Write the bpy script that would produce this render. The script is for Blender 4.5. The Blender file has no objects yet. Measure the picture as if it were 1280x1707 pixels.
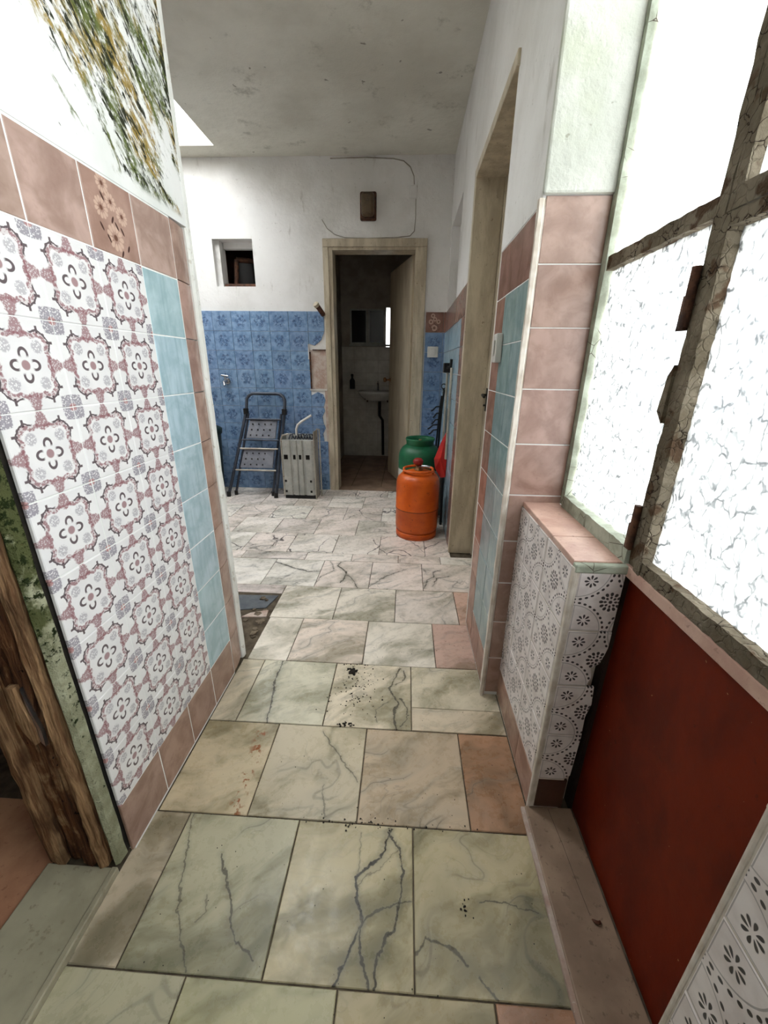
import bpy, math, random
from mathutils import Matrix, Vector
random.seed(7)
PI = math.pi
SC = bpy.context.scene
COL = SC.collection

# ------------------------------------------------------------------ camera
PITCH, YAW, ROLL, FPX, CAMH = 0.34938, 0.050652, 0.012537, 660.71, 1.12
def make_camera():
    cy, sy = math.cos(YAW), math.sin(YAW)
    f0, r0, u0 = Vector((-sy, cy, 0)), Vector((cy, sy, 0)), Vector((0, 0, 1))
    f = f0*math.cos(PITCH) - u0*math.sin(PITCH)
    u = u0*math.cos(PITCH) + f0*math.sin(PITCH)
    r = r0*math.cos(ROLL) + u*math.sin(ROLL)
    u = u*math.cos(ROLL) - r0*math.sin(ROLL)
    cam = bpy.data.cameras.new('camera')
    cam.sensor_fit = 'HORIZONTAL'; cam.sensor_width = 36; cam.lens = FPX/1280*36
    cam.clip_start = 0.01
    o = bpy.data.objects.new('camera', cam); COL.objects.link(o)
    m = Matrix.Identity(4)
    for i in range(3):
        m[i][0], m[i][1], m[i][2] = r[i], u[i], -f[i]
    m[2][3] = CAMH
    o.matrix_world = m
    SC.camera = o
make_camera()

# ------------------------------------------------------------------ sky, daylight portals, exposure
SKY = 12.5
w = bpy.data.worlds.new('overcast_sky'); SC.world = w; w.use_nodes = True
bg = w.node_tree.nodes['Background']
bg.inputs[0].default_value = (0.96, 0.985, 1.0, 1); bg.inputs[1].default_value = SKY
def portal(name, loc, rot, sx, sy):
    l = bpy.data.lights.new(name, 'AREA'); l.shape = 'RECTANGLE'; l.size = sx; l.size_y = sy
    l.cycles.is_portal = True
    o = bpy.data.objects.new(name, l); COL.objects.link(o); o.location = loc; o.rotation_euler = rot
portal('window_portal', (0.53, 0.28, 1.55), (0, PI/2, 0), 1.66, 1.78)          # faces -x into the corridor
portal('skylight_portal', (-1.815, 2.895, 2.99), (0, 0, 0), 0.79, 1.2)          # faces down
portal('added_skylight_portal', (-0.875, 1.82, 3.43), (0, 0, 0), 0.99, 0.78)  # for the added skylight that nobody sees
portal('bath_window_portal', (-0.24, 5.42, 1.58), (-PI/2, 0, 0), 0.07, 0.43)      # faces -y
vs = SC.view_settings
vs.view_transform = 'Standard'; vs.look = 'None'; vs.gamma = 1.0; vs.exposure = 0.6
vs.use_curve_mapping = False

# ------------------------------------------------------------------ node helpers
class S:
    """a float socket (or constant) with arithmetic"""
    def __init__(s, g, k): s.g, s.k = g, k
    def op(s, o, *a): return s.g.m(o, s, *a)
    def __add__(s, b): return s.op('ADD', b)
    __radd__ = __add__
    def __mul__(s, b): return s.op('MULTIPLY', b)
    __rmul__ = __mul__
    def __sub__(s, b): return s.op('SUBTRACT', b)
    def __rsub__(s, b): return s.g.m('SUBTRACT', b, s)
    def __truediv__(s, b): return s.op('DIVIDE', b)
    def __abs__(s): return s.op('ABSOLUTE')
    def __pow__(s, b): return s.op('POWER', b)
class Graph:
    def __init__(g, mat):
        mat.use_nodes = True
        g.nt = mat.node_tree; g.nt.nodes.clear()
        g.out = g.nt.nodes.new('ShaderNodeOutputMaterial')
        g._tc = None; g._oi = None
    def link(g, a, sock):
        if isinstance(a, S): a = a.k
        if isinstance(a, bpy.types.NodeSocket): g.nt.links.new(a, sock)
        elif isinstance(a, (tuple, list)):
            sock.default_value = tuple(a) if len(sock.default_value) == len(a) else (*a, 1)
        else: sock.default_value = a
    def m(g, o, *a):
        n = g.nt.nodes.new('ShaderNodeMath'); n.operation = o
        for i, x in enumerate(a): g.link(x, n.inputs[i])
        return S(g, n.outputs[0])
    def mx(g, a, b): return g.m('MAXIMUM', a, b)
    def mn(g, a, b): return g.m('MINIMUM', a, b)
    def ss(g, x, a, b):
        n = g.nt.nodes.new('ShaderNodeMapRange'); n.interpolation_type = 'SMOOTHSTEP'; n.clamp = True
        inv = b < a
        g.link(x, n.inputs[0]); n.inputs[1].default_value = min(a, b); n.inputs[2].default_value = max(a, b)
        n.inputs[3].default_value = 1 if inv else 0; n.inputs[4].default_value = 0 if inv else 1
        return S(g, n.outputs[0])
    def band(g, x, c, w, soft=.4): return g.ss(abs(x - c), w, w*(1-soft))
    def obj(g):
        if not g._tc: g._tc = g.nt.nodes.new('ShaderNodeTexCoord')
        return g._tc.outputs['Object']
    def world(g):
        n = g.nt.nodes.new('ShaderNodeNewGeometry'); return n.outputs['Position']
    def oi(g, k):
        if not g._oi: g._oi = g.nt.nodes.new('ShaderNodeObjectInfo')
        return S(g, g._oi.outputs[k])
    def xyz(g, v):
        n = g.nt.nodes.new('ShaderNodeSeparateXYZ'); g.link(v, n.inputs[0])
        return [S(g, n.outputs[i]) for i in range(3)]
    def vec(g, x, y, z):
        n = g.nt.nodes.new('ShaderNodeCombineXYZ')
        for i, a in enumerate((x, y, z)): g.link(a, n.inputs[i])
        return n.outputs[0]
    def vscale(g, v, s3, off=None):
        n = g.nt.nodes.new('ShaderNodeVectorMath'); n.operation = 'MULTIPLY'
        g.link(v, n.inputs[0]); n.inputs[1].default_value = s3
        if off is None: return n.outputs[0]
        return g.vadd(n.outputs[0], off)
    def vadd(g, a, b):
        n = g.nt.nodes.new('ShaderNodeVectorMath'); n.operation = 'ADD'
        g.link(a, n.inputs[0]); g.link(b, n.inputs[1]); return n.outputs[0]
    def noise(g, v, scale, detail=3, rough=.5, dist=0.0, color=False):
        n = g.nt.nodes.new('ShaderNodeTexNoise'); g.link(v, n.inputs['Vector'])
        n.inputs['Scale'].default_value = scale; n.inputs['Detail'].default_value = detail
        n.inputs['Roughness'].default_value = rough; n.inputs['Distortion'].default_value = dist
        return n.outputs['Color'] if color else S(g, n.outputs[0])
    def voro(g, v, scale, feature='F1', rnd=1.0):
        n = g.nt.nodes.new('ShaderNodeTexVoronoi'); n.feature = feature; g.link(v, n.inputs['Vector'])
        n.inputs['Scale'].default_value = scale; n.inputs['Randomness'].default_value = rnd
        return S(g, n.outputs['Distance'])
    def mix(g, f, a, b, blend='MIX'):
        n = g.nt.nodes.new('ShaderNodeMix'); n.data_type = 'RGBA'; n.blend_type = blend
        g.link(f, n.inputs[0]); g.link(a, n.inputs[6]); g.link(b, n.inputs[7]); return n.outputs[2]
    def bump(g, h, strength=.3, dist=.01):
        n = g.nt.nodes.new('ShaderNodeBump'); n.inputs['Strength'].default_value = strength
        n.inputs['Distance'].default_value = dist; g.link(h, n.inputs['Height']); return n.outputs[0]
    def surf(g, color, rough=.5, bump=None, metal=0.0, spec=.5, coat=0.0):
        n = g.nt.nodes.new('ShaderNodeBsdfPrincipled')
        g.link(color, n.inputs['Base Color']); g.link(rough, n.inputs['Roughness'])
        n.inputs['Metallic'].default_value = metal; n.inputs['Specular IOR Level'].default_value = spec
        n.inputs['Coat Weight'].default_value = coat
        if bump is not None: g.link(bump, n.inputs['Normal'])
        g.nt.links.new(n.outputs[0], g.out.inputs[0]); return n
def lin(r, g, b):
    return tuple((c/255/12.92 if c/255 <= .04045 else ((c/255+.055)/1.055)**2.4) for c in (r, g, b))
MATS = {}
def material(name):
    def deco(fn):
        m = bpy.data.materials.new(name); fn(Graph(m)); MATS[name] = m; return fn
    return deco
def dots(g, x, y, R, n, rr, ra):
    """n oval dots on a circle of radius R about x=y=0: rr radial, ra tangential half-size"""
    r = g.m('SQRT', x*x + y*y); a = g.m('ARCTAN2', y, x)
    t = (g.m('FRACT', a*(n/(2*PI)) + .5) - .5)*(2*PI*R/n)
    d = g.m('SQRT', ((r - R)/rr)**2 + (t/ra)**2)
    return g.ss(d, 1.15, .85)

# ------------------------------------------------------------------ materials
T = .1475
@material('plaster')
def _(g):
    p = g.world()
    n = g.noise(p, 2.2, 5, .6); f = g.noise(p, 28, 4, .6); sc = g.noise(g.vscale(p, (6, 6, 1.6)), 2, 5, .65)
    c = g.mix(g.ss(n, .35, .7), lin(228, 226, 224), lin(210, 207, 203))
    c = g.mix(g.ss(sc, .6, .75)*.5, c, lin(150, 142, 128))
    c = g.mix(g.ss(g.noise(p, 60, 2), .7, .78)*.35, c, lin(120, 112, 100))
    g.surf(c, .85, g.bump(f + n*1.5, .35, .012), spec=.2)
@material('ceiling_plaster')
def _(g):
    p = g.world()
    n = g.noise(p, 1.6, 5, .6); f = g.noise(p, 22, 4, .6)
    c = g.mix(g.ss(n, .35, .7), lin(222, 219, 208), lin(200, 196, 184))
    c = g.mix(g.ss(g.noise(p, 7, 5, .7), .58, .75)*.45, c, lin(120, 116, 100))
    c = g.mix(g.ss(g.noise(p, 16, 2), .73, .77)*.6, c, lin(80, 70, 60))
    g.surf(c, .9, g.bump(f + n, .35, .012), spec=.15)
@material('mossy_plaster')
def _(g):
    p = g.world(); f = g.noise(p, 30, 4, .6); n = g.noise(p, 3, 4, .6); x, y, z = g.xyz(p)
    c = g.mix(g.ss(n, .4, .7), lin(206, 206, 198), lin(186, 188, 178))
    c = g.mix(g.ss(n + (z - 1.75)*.6, .5, .8)*.45, c, lin(186, 194, 150))
    c = g.mix(g.ss(g.noise(p, 40, 3), .68, .74)*.6, c, lin(130, 126, 110))
    g.surf(c, .85, g.bump(f + g.noise(p, 9, 4)*1.5, .45, .012), spec=.2)
@material('mould_plaster')
def _(g):
    p = g.world(); x, y, z = g.xyz(p)
    # growth runs in slanting streaks down to the end of the wall
    al = (y + z*-1.0)*.707; ac = (y + z)*.707
    s1 = g.noise(g.vec(0, al*1.0, ac*3.2), 7.0, 7, .72, .5)
    s2 = g.noise(g.vec(3, al*2.0, ac*6), 11.0, 6, .72, .4)
    s3 = g.noise(g.vec(7, al, ac*2.2), 6.0, 4, .6, .5)
    ln = g.m('ABSOLUTE', y - (1.03 + (1.66 - z)*.75))          # belt of growth
    belt = g.ss(ln + (s3 - .5)*.35, .26, .02)
    edge = g.ss(y + (s2 - .5)*.08, 1.235, 1.275)*g.ss(z, 1.5, 1.72)
    topm = g.ss(z + (s3-.5)*.5, 1.56, 1.78)
    dens = g.mx(g.mx(belt*.21, topm*.17*g.ss(y, .66, .86)), edge*.26) + belt*topm*.03
    gate = g.ss(z, 1.495, 1.52)
    s4 = g.noise(g.vec(5, al*6, ac*11), 9.0, 5, .7)
    k = g.ss(s1 + dens, .61, .73)*gate*g.ss(s4 + dens*.25, .40, .56)
    kd = g.ss(s2 + dens*.85, .67, .75)*gate
    c = g.mix(g.ss(s3, .42, .58), lin(158, 134, 72), lin(96, 106, 58))
    base = g.mix(g.ss(g.noise(p, 5, 4), .4, .7), lin(238, 238, 236), lin(224, 226, 222))
    col = g.mix(k, base, c)
    col = g.mix(kd, col, lin(42, 44, 28))
    g.surf(col, .85, g.bump(g.noise(p, 30, 4), .3, .01), spec=.2)
@material('patterned_tile')
def _(g):
    p = g.obj(); x, y, z = g.xyz(p)
    u = x/T - .5; v = y/T - .5
    au, av = abs(u), abs(v); m = g.mx(au, av); n = g.mn(au, av)
    r = g.m('SQRT', u*u + v*v)
    nz = g.noise(g.vadd(p, g.vec(0, 0, g.oi('Random')*3)), 190, 3, .6)
    lace = g.ss(g.voro(p, 300), .30, .48)
    d = (au**8 + av**8)**.125 + (nz - .5)*.03 + g.m('COSINE', n*40)*.012
    frame = g.band(d, .325, .036)*g.mx(g.ss(nz, .40, .54), .3)
    hook = g.band(d, .366, .014)*g.ss(n, .12, .16)
    prong = g.ss(abs(n - .25), .020, .011)*g.ss(m, .34, .35)*g.ss(m, .43, .42)
    fan = g.ss(n - (.50 - m)*.42 + (nz - .5)*.05, .045, .02)*g.ss(m, .31, .33)
    cross = g.mx(fan, g.ss(n + abs(m - .44), .085, .06))*(lace*.5 + .45)
    pe = g.m('SQRT', ((m - .115)/.062)**2 + (n/.05)**2)
    petal = g.band(pe, 1.0, .36)*g.ss(m, .075, .11)
    core = g.ss(r, .062, .045)
    rd = g.m('SQRT', (au - .2)*(au - .2) + (av - .2)*(av - .2))
    sprig = g.ss(rd, .085, .06)*lace
    rc = g.m('SQRT', (.5 - au)*(.5 - au) + (.5 - av)*(.5 - av))
    corner = g.ss(g.mx(.5 - au, .5 - av) + rc*.3, .205, .19)*(lace*.75 + .15)
    cring = g.ss(g.m('SINE', rc*95), .1, .6)*g.ss(rc, .15, .13)*.6
    ccore = g.ss(rc, .055, .035)
    c = g.mix(g.ss(g.noise(p, 20, 3), .3, .7), lin(236, 234, 234), lin(228, 226, 227))
    mauve, dark, grey = lin(142, 94, 100), lin(66, 44, 52), lin(112, 102, 120)
    c = g.mix(frame*.85, c, mauve); c = g.mix(cross*.85, c, mauve)
    c = g.mix(sprig*.45, c, grey); c = g.mix(core*.8, c, mauve)
    c = g.mix(g.mx(corner*.8, cring), c, grey); c = g.mix(ccore*.7, c, lin(176, 116, 110))
    c = g.mix(g.mx(g.mx(hook, petal), prong)*.9, c, dark)
    g.surf(c, .22, g.bump(g.noise(p, 14, 2), .08, .01), spec=.4)
def cloudy(g, lo, hi, blotch, streak=None):
    p = g.vadd(g.obj(), g.vec(g.oi('Random')*9, g.oi('Random')*5, 0))
    n = g.noise(p, 13, 4, .55, .6); n2 = g.noise(p, 36, 4, .6)
    c = g.mix(g.ss(n, .32, .68), lo, hi)
    c = g.mix(g.ss(n2, .5, .75)*.35, c, blotch)
    if streak:
        s = g.noise(g.vscale(p, (60, 7, 1)), 1, 3)
        c = g.mix(g.ss(s, .45, .7)*.45, c, streak)
    return p, n, g.mix(1.0, c, g.oi('Color'), 'MULTIPLY')
@material('brown_tile')
def _(g):
    p, n, c = cloudy(g, lin(160, 134, 122), lin(190, 164, 152), lin(142, 114, 102))
    g.surf(c, .25, g.bump(n, .05, .01), spec=.4)
@material('teal_tile')
def _(g):
    p, n, c = cloudy(g, lin(158, 184, 192), lin(186, 208, 216), lin(200, 218, 224), lin(138, 166, 176))
    g.surf(c, .25, g.bump(n, .05, .01), spec=.4)
@material('flower_tile')
def _(g):
    p, n, c = cloudy(g, lin(156, 126, 114), lin(178, 148, 136), lin(138, 108, 96))
    x, y, z = g.xyz(g.obj()); u = x/T; v = y/T
    pet = lin(206, 176, 158); dk = lin(74, 50, 44)
    for fx, fy, fr in ((.40, .86, .085), (.52, .68, .08), (.30, .55, .095), (.72, .56, .085), (.50, .24, .12)):
        a, b = u - fx, v - fy
        c = g.mix(dots(g, a, b, fr, 11, fr*.42, fr*.26)*.85, c, pet)
        c = g.mix(g.ss(g.m('SQRT', a*a + b*b), fr*.42, fr*.25), c, lin(110, 76, 62))
    for fx, fy, s in ((.36, .70, 1), (.50, .46, -1), (.57, .40, 1), (.25, .32, 1), (.36, .20, 1), (.68, .36, 1), (.76, .16, -1), (.6, .06, -1)):
        a, b = u - fx, v - fy
        al = (a*s*-.6 + b)*.857; ac = (a + b*s*.6)*.857
        c = g.mix(g.ss(g.m('SQRT', (al/.055)**2 + (ac/.018)**2), 1.2, .8), c, dk)
    g.surf(c, .25, None, spec=.4)
@material('dotted_tile')
def _(g):
    TT = .153
    p = g.obj(); x, y, z = g.xyz(p); u = x/TT - .5; v = y/TT - .5
    au, av = abs(u), abs(v)
    k = dots(g, u, v, .125, 12, .03, .022)
    k = g.mx(k, dots(g, u, v, .07, 8, .022, .016)); k = g.mx(k, g.ss(g.m('SQRT', u*u+v*v), .03, .02))
    sx, sy = au - .315, av - .315
    k = g.mx(k, dots(g, sx, sy, .062, 8, .034, .014))
    cx, cy_ = .5 - au, .5 - av
    k = g.mx(k, dots(g, cx, cy_, .475, 36, .017, .024))
    rc = g.m('SQRT', cx*cx + cy_*cy_)
    line = g.band(rc, .43, .008)*.5
    line = g.mx(line, g.band(g.mx(au, av), .475, .006)*.5*g.ss(rc, .44, .42))
    n = g.noise(g.vadd(p, g.vec(0, 0, g.oi('Random')*5)), 25, 4)
    c = g.mix(g.ss(n, .35, .7), lin(236, 228, 226), lin(216, 206, 203))
    c = g.mix(line, c, lin(90, 86, 84)); c = g.mix(k*.95, c, lin(34, 26, 28))
    g.surf(c, .3, None, spec=.4)
@material('blue_tile')
def _(g):
    TB = .16
    o = g.obj(); x, y, z = g.xyz(o); u = x/TB - .5; v = y/TB - .5
    p = g.vadd(o, g.vec(g.oi('Random')*4, 0, 0))
    r = g.m('SQRT', u*u + v*v)
    n = g.noise(p, 60, 3, .7); n2 = g.noise(p, 25, 3)
    c = g.mix(g.ss(n2, .35, .65), lin(104, 132, 166), lin(130, 156, 188))
    fl = g.ss(r + (n - .5)*.5, .36, .22)
    c = g.mix(fl*g.ss(n, .46, .54)*.85, c, lin(64, 90, 126))
    c = g.mix(dots(g, u, v, .24, 6, .08, .06)*.5*g.ss(n, .42, .5), c, lin(52, 68, 98))
    c = g.mix(g.ss(g.noise(p, 90, 2), .60, .7)*.5, c, lin(168, 182, 200))
    c = g.mix(1.0, c, g.oi('Color'), 'MULTIPLY')
    g.surf(c, .28, g.bump(n, .06, .01), spec=.35)
def marble(g, rust=False, crack=False, lines=None, cloud=1.0):
    rnd = g.oi('Random')
    o = g.obj()
    p = g.vadd(o, g.vec(rnd*13, rnd*29, rnd*7))
    warp = g.noise(p, 3.2, 3, .5, color=True)
    wp = g.vadd(p, g.vscale(warp, (.30, .30, .30)))
    wx, wy, wz = g.xyz(wp)
    dg = g.vec((wx*.87 + wy*.5)*.42, (wy*.87 - wx*.5)*1.25, wz)
    n = g.noise(dg, 6, 5, .6)
    v1 = abs(g.noise(dg, 5.0, 2, .45) - .5)
    v2 = abs(g.noise(g.vadd(dg, (3, 5, 1)), 9, 3, .55) - .5)
    st = g.oi('Alpha')
    fine = g.noise(p, 40, 4, .7); lo = g.noise(g.vadd(p, (9, 2, 4)), 5, 2)
    c = g.mix(g.ss(n, .40, .66)*cloud, (1, 1, 1), lin(190, 190, 180))
    c = g.mix(g.ss(n + v2, .55, .85)*(.75*cloud), c, lin(158, 160, 150))
    c = g.mix(1.0, c, g.oi('Color'), 'MULTIPLY')
    gate = g.ss(lo, .42, .58)
    c = g.mix(g.ss(v1, .085, 0)*st*.55*g.ss(lo, .3, .6), c, lin(138, 136, 126))
    c = g.mix(g.ss(v1, .010, .002)*st*.8*gate, c, lin(84, 80, 72))
    c = g.mix(g.ss(v2, .014, .002)*st*.45*gate, c, lin(110, 102, 94))
    c = g.mix(g.ss(fine, .68, .76)*.35, c, lin(124, 114, 96))
    if crack:
        e = g.voro(g.vadd(wp, (1, 2, 0)), 4.5, 'DISTANCE_TO_EDGE')
        c = g.mix(g.ss(e, .02, .006)*g.ss(g.noise(p, 4), .40, .52)*.9, c, lin(70, 60, 58))
    if lines: c = vein_lines(g, o, c, lines)
    if rust:
        x, y, z = g.xyz(o)
        col_ = g.band(x - (y*-.04 + .205), 0, .03, .9)*g.ss(g.noise(o, 55, 3), .54, .62)
        c = g.mix(col_, c, lin(146, 84, 44))
        c = g.mix(g.ss(g.noise(o, 9, 3), .5, .8)*.3, c, lin(196, 172, 128))
    g.surf(c, g.ss(fine, .2, .9)*.25 + .2, g.bump(fine, .05, .004), spec=.45)
def seg_dist(g, x, y, a, b):
    dx, dy = b[0]-a[0], b[1]-a[1]; L2 = dx*dx + dy*dy
    px, py = x - a[0], y - a[1]
    t = g.mn(g.mx((px*dx + py*dy)/L2, 0.0), 1.0)
    ex, ey = px - t*dx, py - t*dy
    return g.m('SQRT', ex*ex + ey*ey)
def vein_lines(g, o, c, lines, world=False):
    """dark veins of one particular slab, drawn in the slab's own metres"""
    x, y, z = g.xyz(o)
    n1 = g.noise(o, 30, 3, .6); n2 = g.noise(g.vadd(o, (5, 3, 1)), 30, 3, .6)
    x = x + (n1 - .5)*.028; y = y + (n2 - .5)*.028
    for wd, dark, pts in lines:
        d = None
        for a, b in zip(pts, pts[1:]):
            e = seg_dist(g, x, y, a, b); d = e if d is None else g.mn(d, e)
        c = g.mix(g.ss(d, wd*5, 0)*.45*dark, c, lin(126, 122, 106))
        c = g.mix(g.ss(d + (n2 - .5)*wd*2.2, wd, wd*.35)*dark, c, lin(62, 57, 48))
    return c
material('marble')(marble)
material('rusty_marble')(lambda g: marble(g, rust=True))
VEINS = {
 'veined_marble_centre': [(.0042, 1, [(.24, .285), (.222, .229), (.164, .172), (.165, .136), (.184, .098), (.159, .05), (.141, .001)]), (.003, .9, [(.184, .098), (.186, .052), (.207, -.001)]),
   (.0034, .9, [(.232, .28), (.262, .245), (.271, .191), (.268, .142), (.251, .086), (.222, .054), (.217, .002)]), (.0024, .7, [(.187, .098), (.228, .125), (.293, .143)]), (.0016, .5, [(.17, .16), (.262, .245)]), (.0016, .5, [(.165, .269), (.17, .185)])],
 'veined_marble_pale': [(.0022, .6, [(.01, .288), (.055, .141), (.082, .079), (.141, .004)]), (.003, .75, [(.123, .204), (.177, .119), (.218, .056), (.267, .027)]), (.002, .5, [(.125, .124), (.133, .093), (.12, .076)])],
 'veined_marble_cream': [(.0045, .75, [(.002, .054), (.023, .085), (.063, .075), (.106, .046)]), (.003, .7, [(.126, .029), (.156, .003)]), (.002, .7, [(.144, .152), (.208, .151), (.229, .146), (.277, .138)])],
 'veined_marble_knotted': [(.0055, .8, [(.255, .285), (.231, .224), (.213, .18), (.25, .111), (.233, .054), (.245, .0)]), (.004, .7, [(.272, .273), (.268, .227), (.236, .197)]), (.004, .7, [(.257, .131), (.281, .094), (.281, .049), (.259, .013)]), (.002, .5, [(.212, .109), (.168, .077), (.18, .024)])],
 'veined_marble_line': [(.0042, .9, [(.076, .295), (.075, .205), (.089, .11), (.107, .0)])],
 'veined_marble_green': [(.0028, .6, [(.152, .265), (.231, .167), (.288, .11)]), (.0025, .5, [(.186, .094), (.203, .008)])],
}
for k_, v_ in VEINS.items(): material(k_)(lambda g, v_=v_: marble(g, lines=v_))
KV = {
 'kitchen_marble_arc': [(.0055, .9, [(.005, .268), (.127, .201), (.231, .161), (.296, .178)])],
 'kitchen_marble_fork': [(.0055, .9, [(.098, .295), (.093, .246), (.15, .177), (.151, .097), (.135, .052)]), (.004, .8, [(.155, .143), (.209, .079), (.235, 0)]), (.0035, .7, [(.034, .306), (.08, .184), (.014, .109), (0, .02)])],
 'kitchen_marble_slant': [(.004, .7, [(.006, .022), (.086, .137), (.198, .228)])],
 'kitchen_marble_zigzag': [(.0045, .85, [(.009, .024), (.024, .11), (.071, .158), (.062, .204), (.11, .232)]), (.0035, .75, [(.053, .048), (.081, .136), (.15, .164)])],
}
for k_, v_ in KV.items(): material(k_)(lambda g, v_=v_: marble(g, lines=v_, cloud=.55))
material('pale_marble')(lambda g: marble(g, cloud=.6))
material('cracked_marble')(lambda g: marble(g, crack=True, cloud=.55))
@material('mortar')
def _(g):
    p = g.world(); n = g.noise(p, 30, 4)
    g.surf(g.mix(g.ss(n, .3, .7), lin(98, 88, 74), lin(70, 60, 50)), .9, g.bump(n, .4, .01), spec=.1)
@material('grout')
def _(g):
    p = g.world(); n = g.noise(p, 25, 4)
    g.surf(g.mix(g.ss(n, .3, .7), lin(222, 214, 204), lin(196, 184, 170)), .9, g.bump(n, .3, .006), spec=.1)
@material('rotten_wood')
def _(g):
    p = g.world(); s = g.vscale(p, (26, 26, 2.2))
    n = g.noise(s, 1.6, 6, .65, .5); k = g.noise(p, 9, 5, .7); f = g.noise(g.vscale(p, (90, 90, 6)), 1, 4)
    c = g.mix(g.ss(n, .32, .62), lin(58, 36, 25), lin(122, 82, 54))
    c = g.mix(g.ss(n + k, 1.02, 1.25), c, lin(176, 140, 104))
    c = g.mix(g.ss(f, .58, .7)*.7, c, lin(44, 28, 20))
    c = g.mix(g.ss(g.noise(p, 60, 3), .66, .72), c, lin(28, 16, 12))
    g.surf(c, .85, g.bump(n*2 + f, .9, .02), spec=.15)
@material('pale_wood')
def _(g):
    p = g.world(); n = g.noise(g.vscale(p, (30, 30, 3)), 1.8, 6, .65, .5); f = g.noise(g.vscale(p, (120, 120, 9)), 1, 4)
    c = g.mix(g.ss(n, .35, .65), lin(122, 88, 62), lin(182, 146, 108))
    c = g.mix(g.ss(f, .52, .68)*.7, c, lin(78, 50, 34))
    c = g.mix(g.ss(g.noise(p, 8, 4), .52, .7)*.7, c, lin(70, 46, 32))
    g.surf(c, .85, g.bump(n + f, .8, .015), spec=.15)
@material('mossy_paint')
def _(g):
    p = g.world(); x, y, z = g.xyz(p); n = g.noise(p, 14, 5, .7); f = g.noise(p, 70, 4, .7)
    c = g.mix(g.ss(n, .3, .6), lin(172, 172, 146), lin(140, 140, 114))
    c = g.mix(g.ss(n + (z - .60)*.8, .5, .66), c, lin(80, 84, 52))
    c = g.mix(g.ss(f + (z - .5)*.2, .56, .66), c, lin(32, 40, 18))
    g.surf(c, .9, g.bump(f, .8, .012), spec=.1)
@material('beige_paint')
def _(g):
    p = g.world(); n = g.noise(g.vscale(p, (8, 8, 2)), 2, 5, .65); f = g.noise(p, 45, 4, .7)
    c = g.mix(g.ss(n, .35, .65), lin(198, 186, 164), lin(170, 157, 136))
    c = g.mix(g.ss(f, .62, .7)*.6, c, lin(96, 78, 58))
    g.surf(c, .5, g.bump(f, .2, .006), spec=.35)
@material('door_paint')
def _(g):
    p = g.world(); n = g.noise(g.vscale(p, (5, 5, 1.2)), 2, 5, .6)
    c = g.mix(g.ss(n, .35, .65), lin(196, 184, 162), lin(172, 158, 136))
    g.surf(c, .5, spec=.35)
@material('peeling_paint')
def _(g):
    p = g.world(); n = g.noise(p, 14, 5, .65); f = g.noise(p, 90, 4, .7)
    q = g.vadd(g.vscale(p, (1, 1, 1)), g.vscale(g.noise(p, 30, 3, color=True), (.03, .03, .03)))
    e = g.voro(q, 52, 'DISTANCE_TO_EDGE')
    c = g.mix(g.ss(n, .35, .65), lin(128, 118, 102), lin(102, 92, 76))
    c = g.mix(g.ss(g.noise(p, 22, 4), .55, .62), c, lin(84, 66, 50))
    c = g.mix(g.ss(e, .035, .01)*g.ss(g.noise(p, 16, 3), .5, .56), c, lin(40, 28, 20))
    g.surf(c, .85, g.bump(f + g.ss(e, 0, .08), .6, .004), spec=.15)
@material('green_grey_paint')
def _(g):
    p = g.world(); n = g.noise(p, 16, 5, .65)
    e = g.voro(g.vscale(p, (1, 1, 1)), 22, 'DISTANCE_TO_EDGE')
    c = g.mix(g.ss(n, .35, .65), lin(176, 182, 166), lin(142, 146, 130))
    c = g.mix(g.ss(e, .02, .005)*g.ss(g.noise(p, 8), .5, .6), c, lin(66, 54, 44))
    g.surf(c, .75, g.bump(n, .4, .006), spec=.25)
def glass(g, ripple, clear=False):
    nt = g.nt
    p = g.world()
    tl = nt.nodes.new('ShaderNodeBsdfTranslucent'); tr = nt.nodes.new('ShaderNodeBsdfTransparent')
    gl = nt.nodes.new('ShaderNodeBsdfGlossy'); mx1 = nt.nodes.new('ShaderNodeMixShader'); mx2 = nt.nodes.new('ShaderNodeMixShader')
    if ripple:
        q = g.vadd(g.vscale(p, (1, 1, .55)), g.vscale(g.noise(p, 40, 2, color=True), (.02, .02, .02)))
        e = g.voro(q, 46, 'DISTANCE_TO_EDGE')
        s = g.voro(q, 46, 'SMOOTH_F1')
        k = g.mx(g.ss(e, .02, .13), g.ss(g.noise(p, 60, 2), .48, .60))
        c = g.mix(k, (.15, .155, .158), (.60, .61, .61))  # dark ripple lines painted in, standing for refraction of darker surroundings
        b = g.bump(s, 1.0, .012)
        nt.links.new(b, gl.inputs['Normal'])
        g.link(c, tl.inputs[0]); g.link(c, tr.inputs[0])
    else:
        n = g.noise(g.vscale(p, (3, 3, 1)), 2.2, 4, .6)
        c = (.93, .94, .94) if clear else g.mix(g.ss(n, .45, .72), (.62, .63, .63), (.44, .46, .46))
        g.link(c, tl.inputs[0]); g.link(c, tr.inputs[0])
    gl.inputs['Roughness'].default_value = .15; gl.inputs[0].default_value = (.9, .9, .9, 1)
    mx1.inputs[0].default_value = .96 if clear else .5
    nt.links.new(tl.outputs[0], mx1.inputs[1]); nt.links.new(tr.outputs[0], mx1.inputs[2])
    mx2.inputs[0].default_value = .05
    nt.links.new(mx1.outputs[0], mx2.inputs[1]); nt.links.new(gl.outputs[0], mx2.inputs[2])
    nt.links.new(mx2.outputs[0], g.out.inputs[0])
material('rippled_glass')(lambda g: glass(g, True))
material('clear_glass')(lambda g: glass(g, False, True))
material('milky_glass')(lambda g: glass(g, False))
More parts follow.
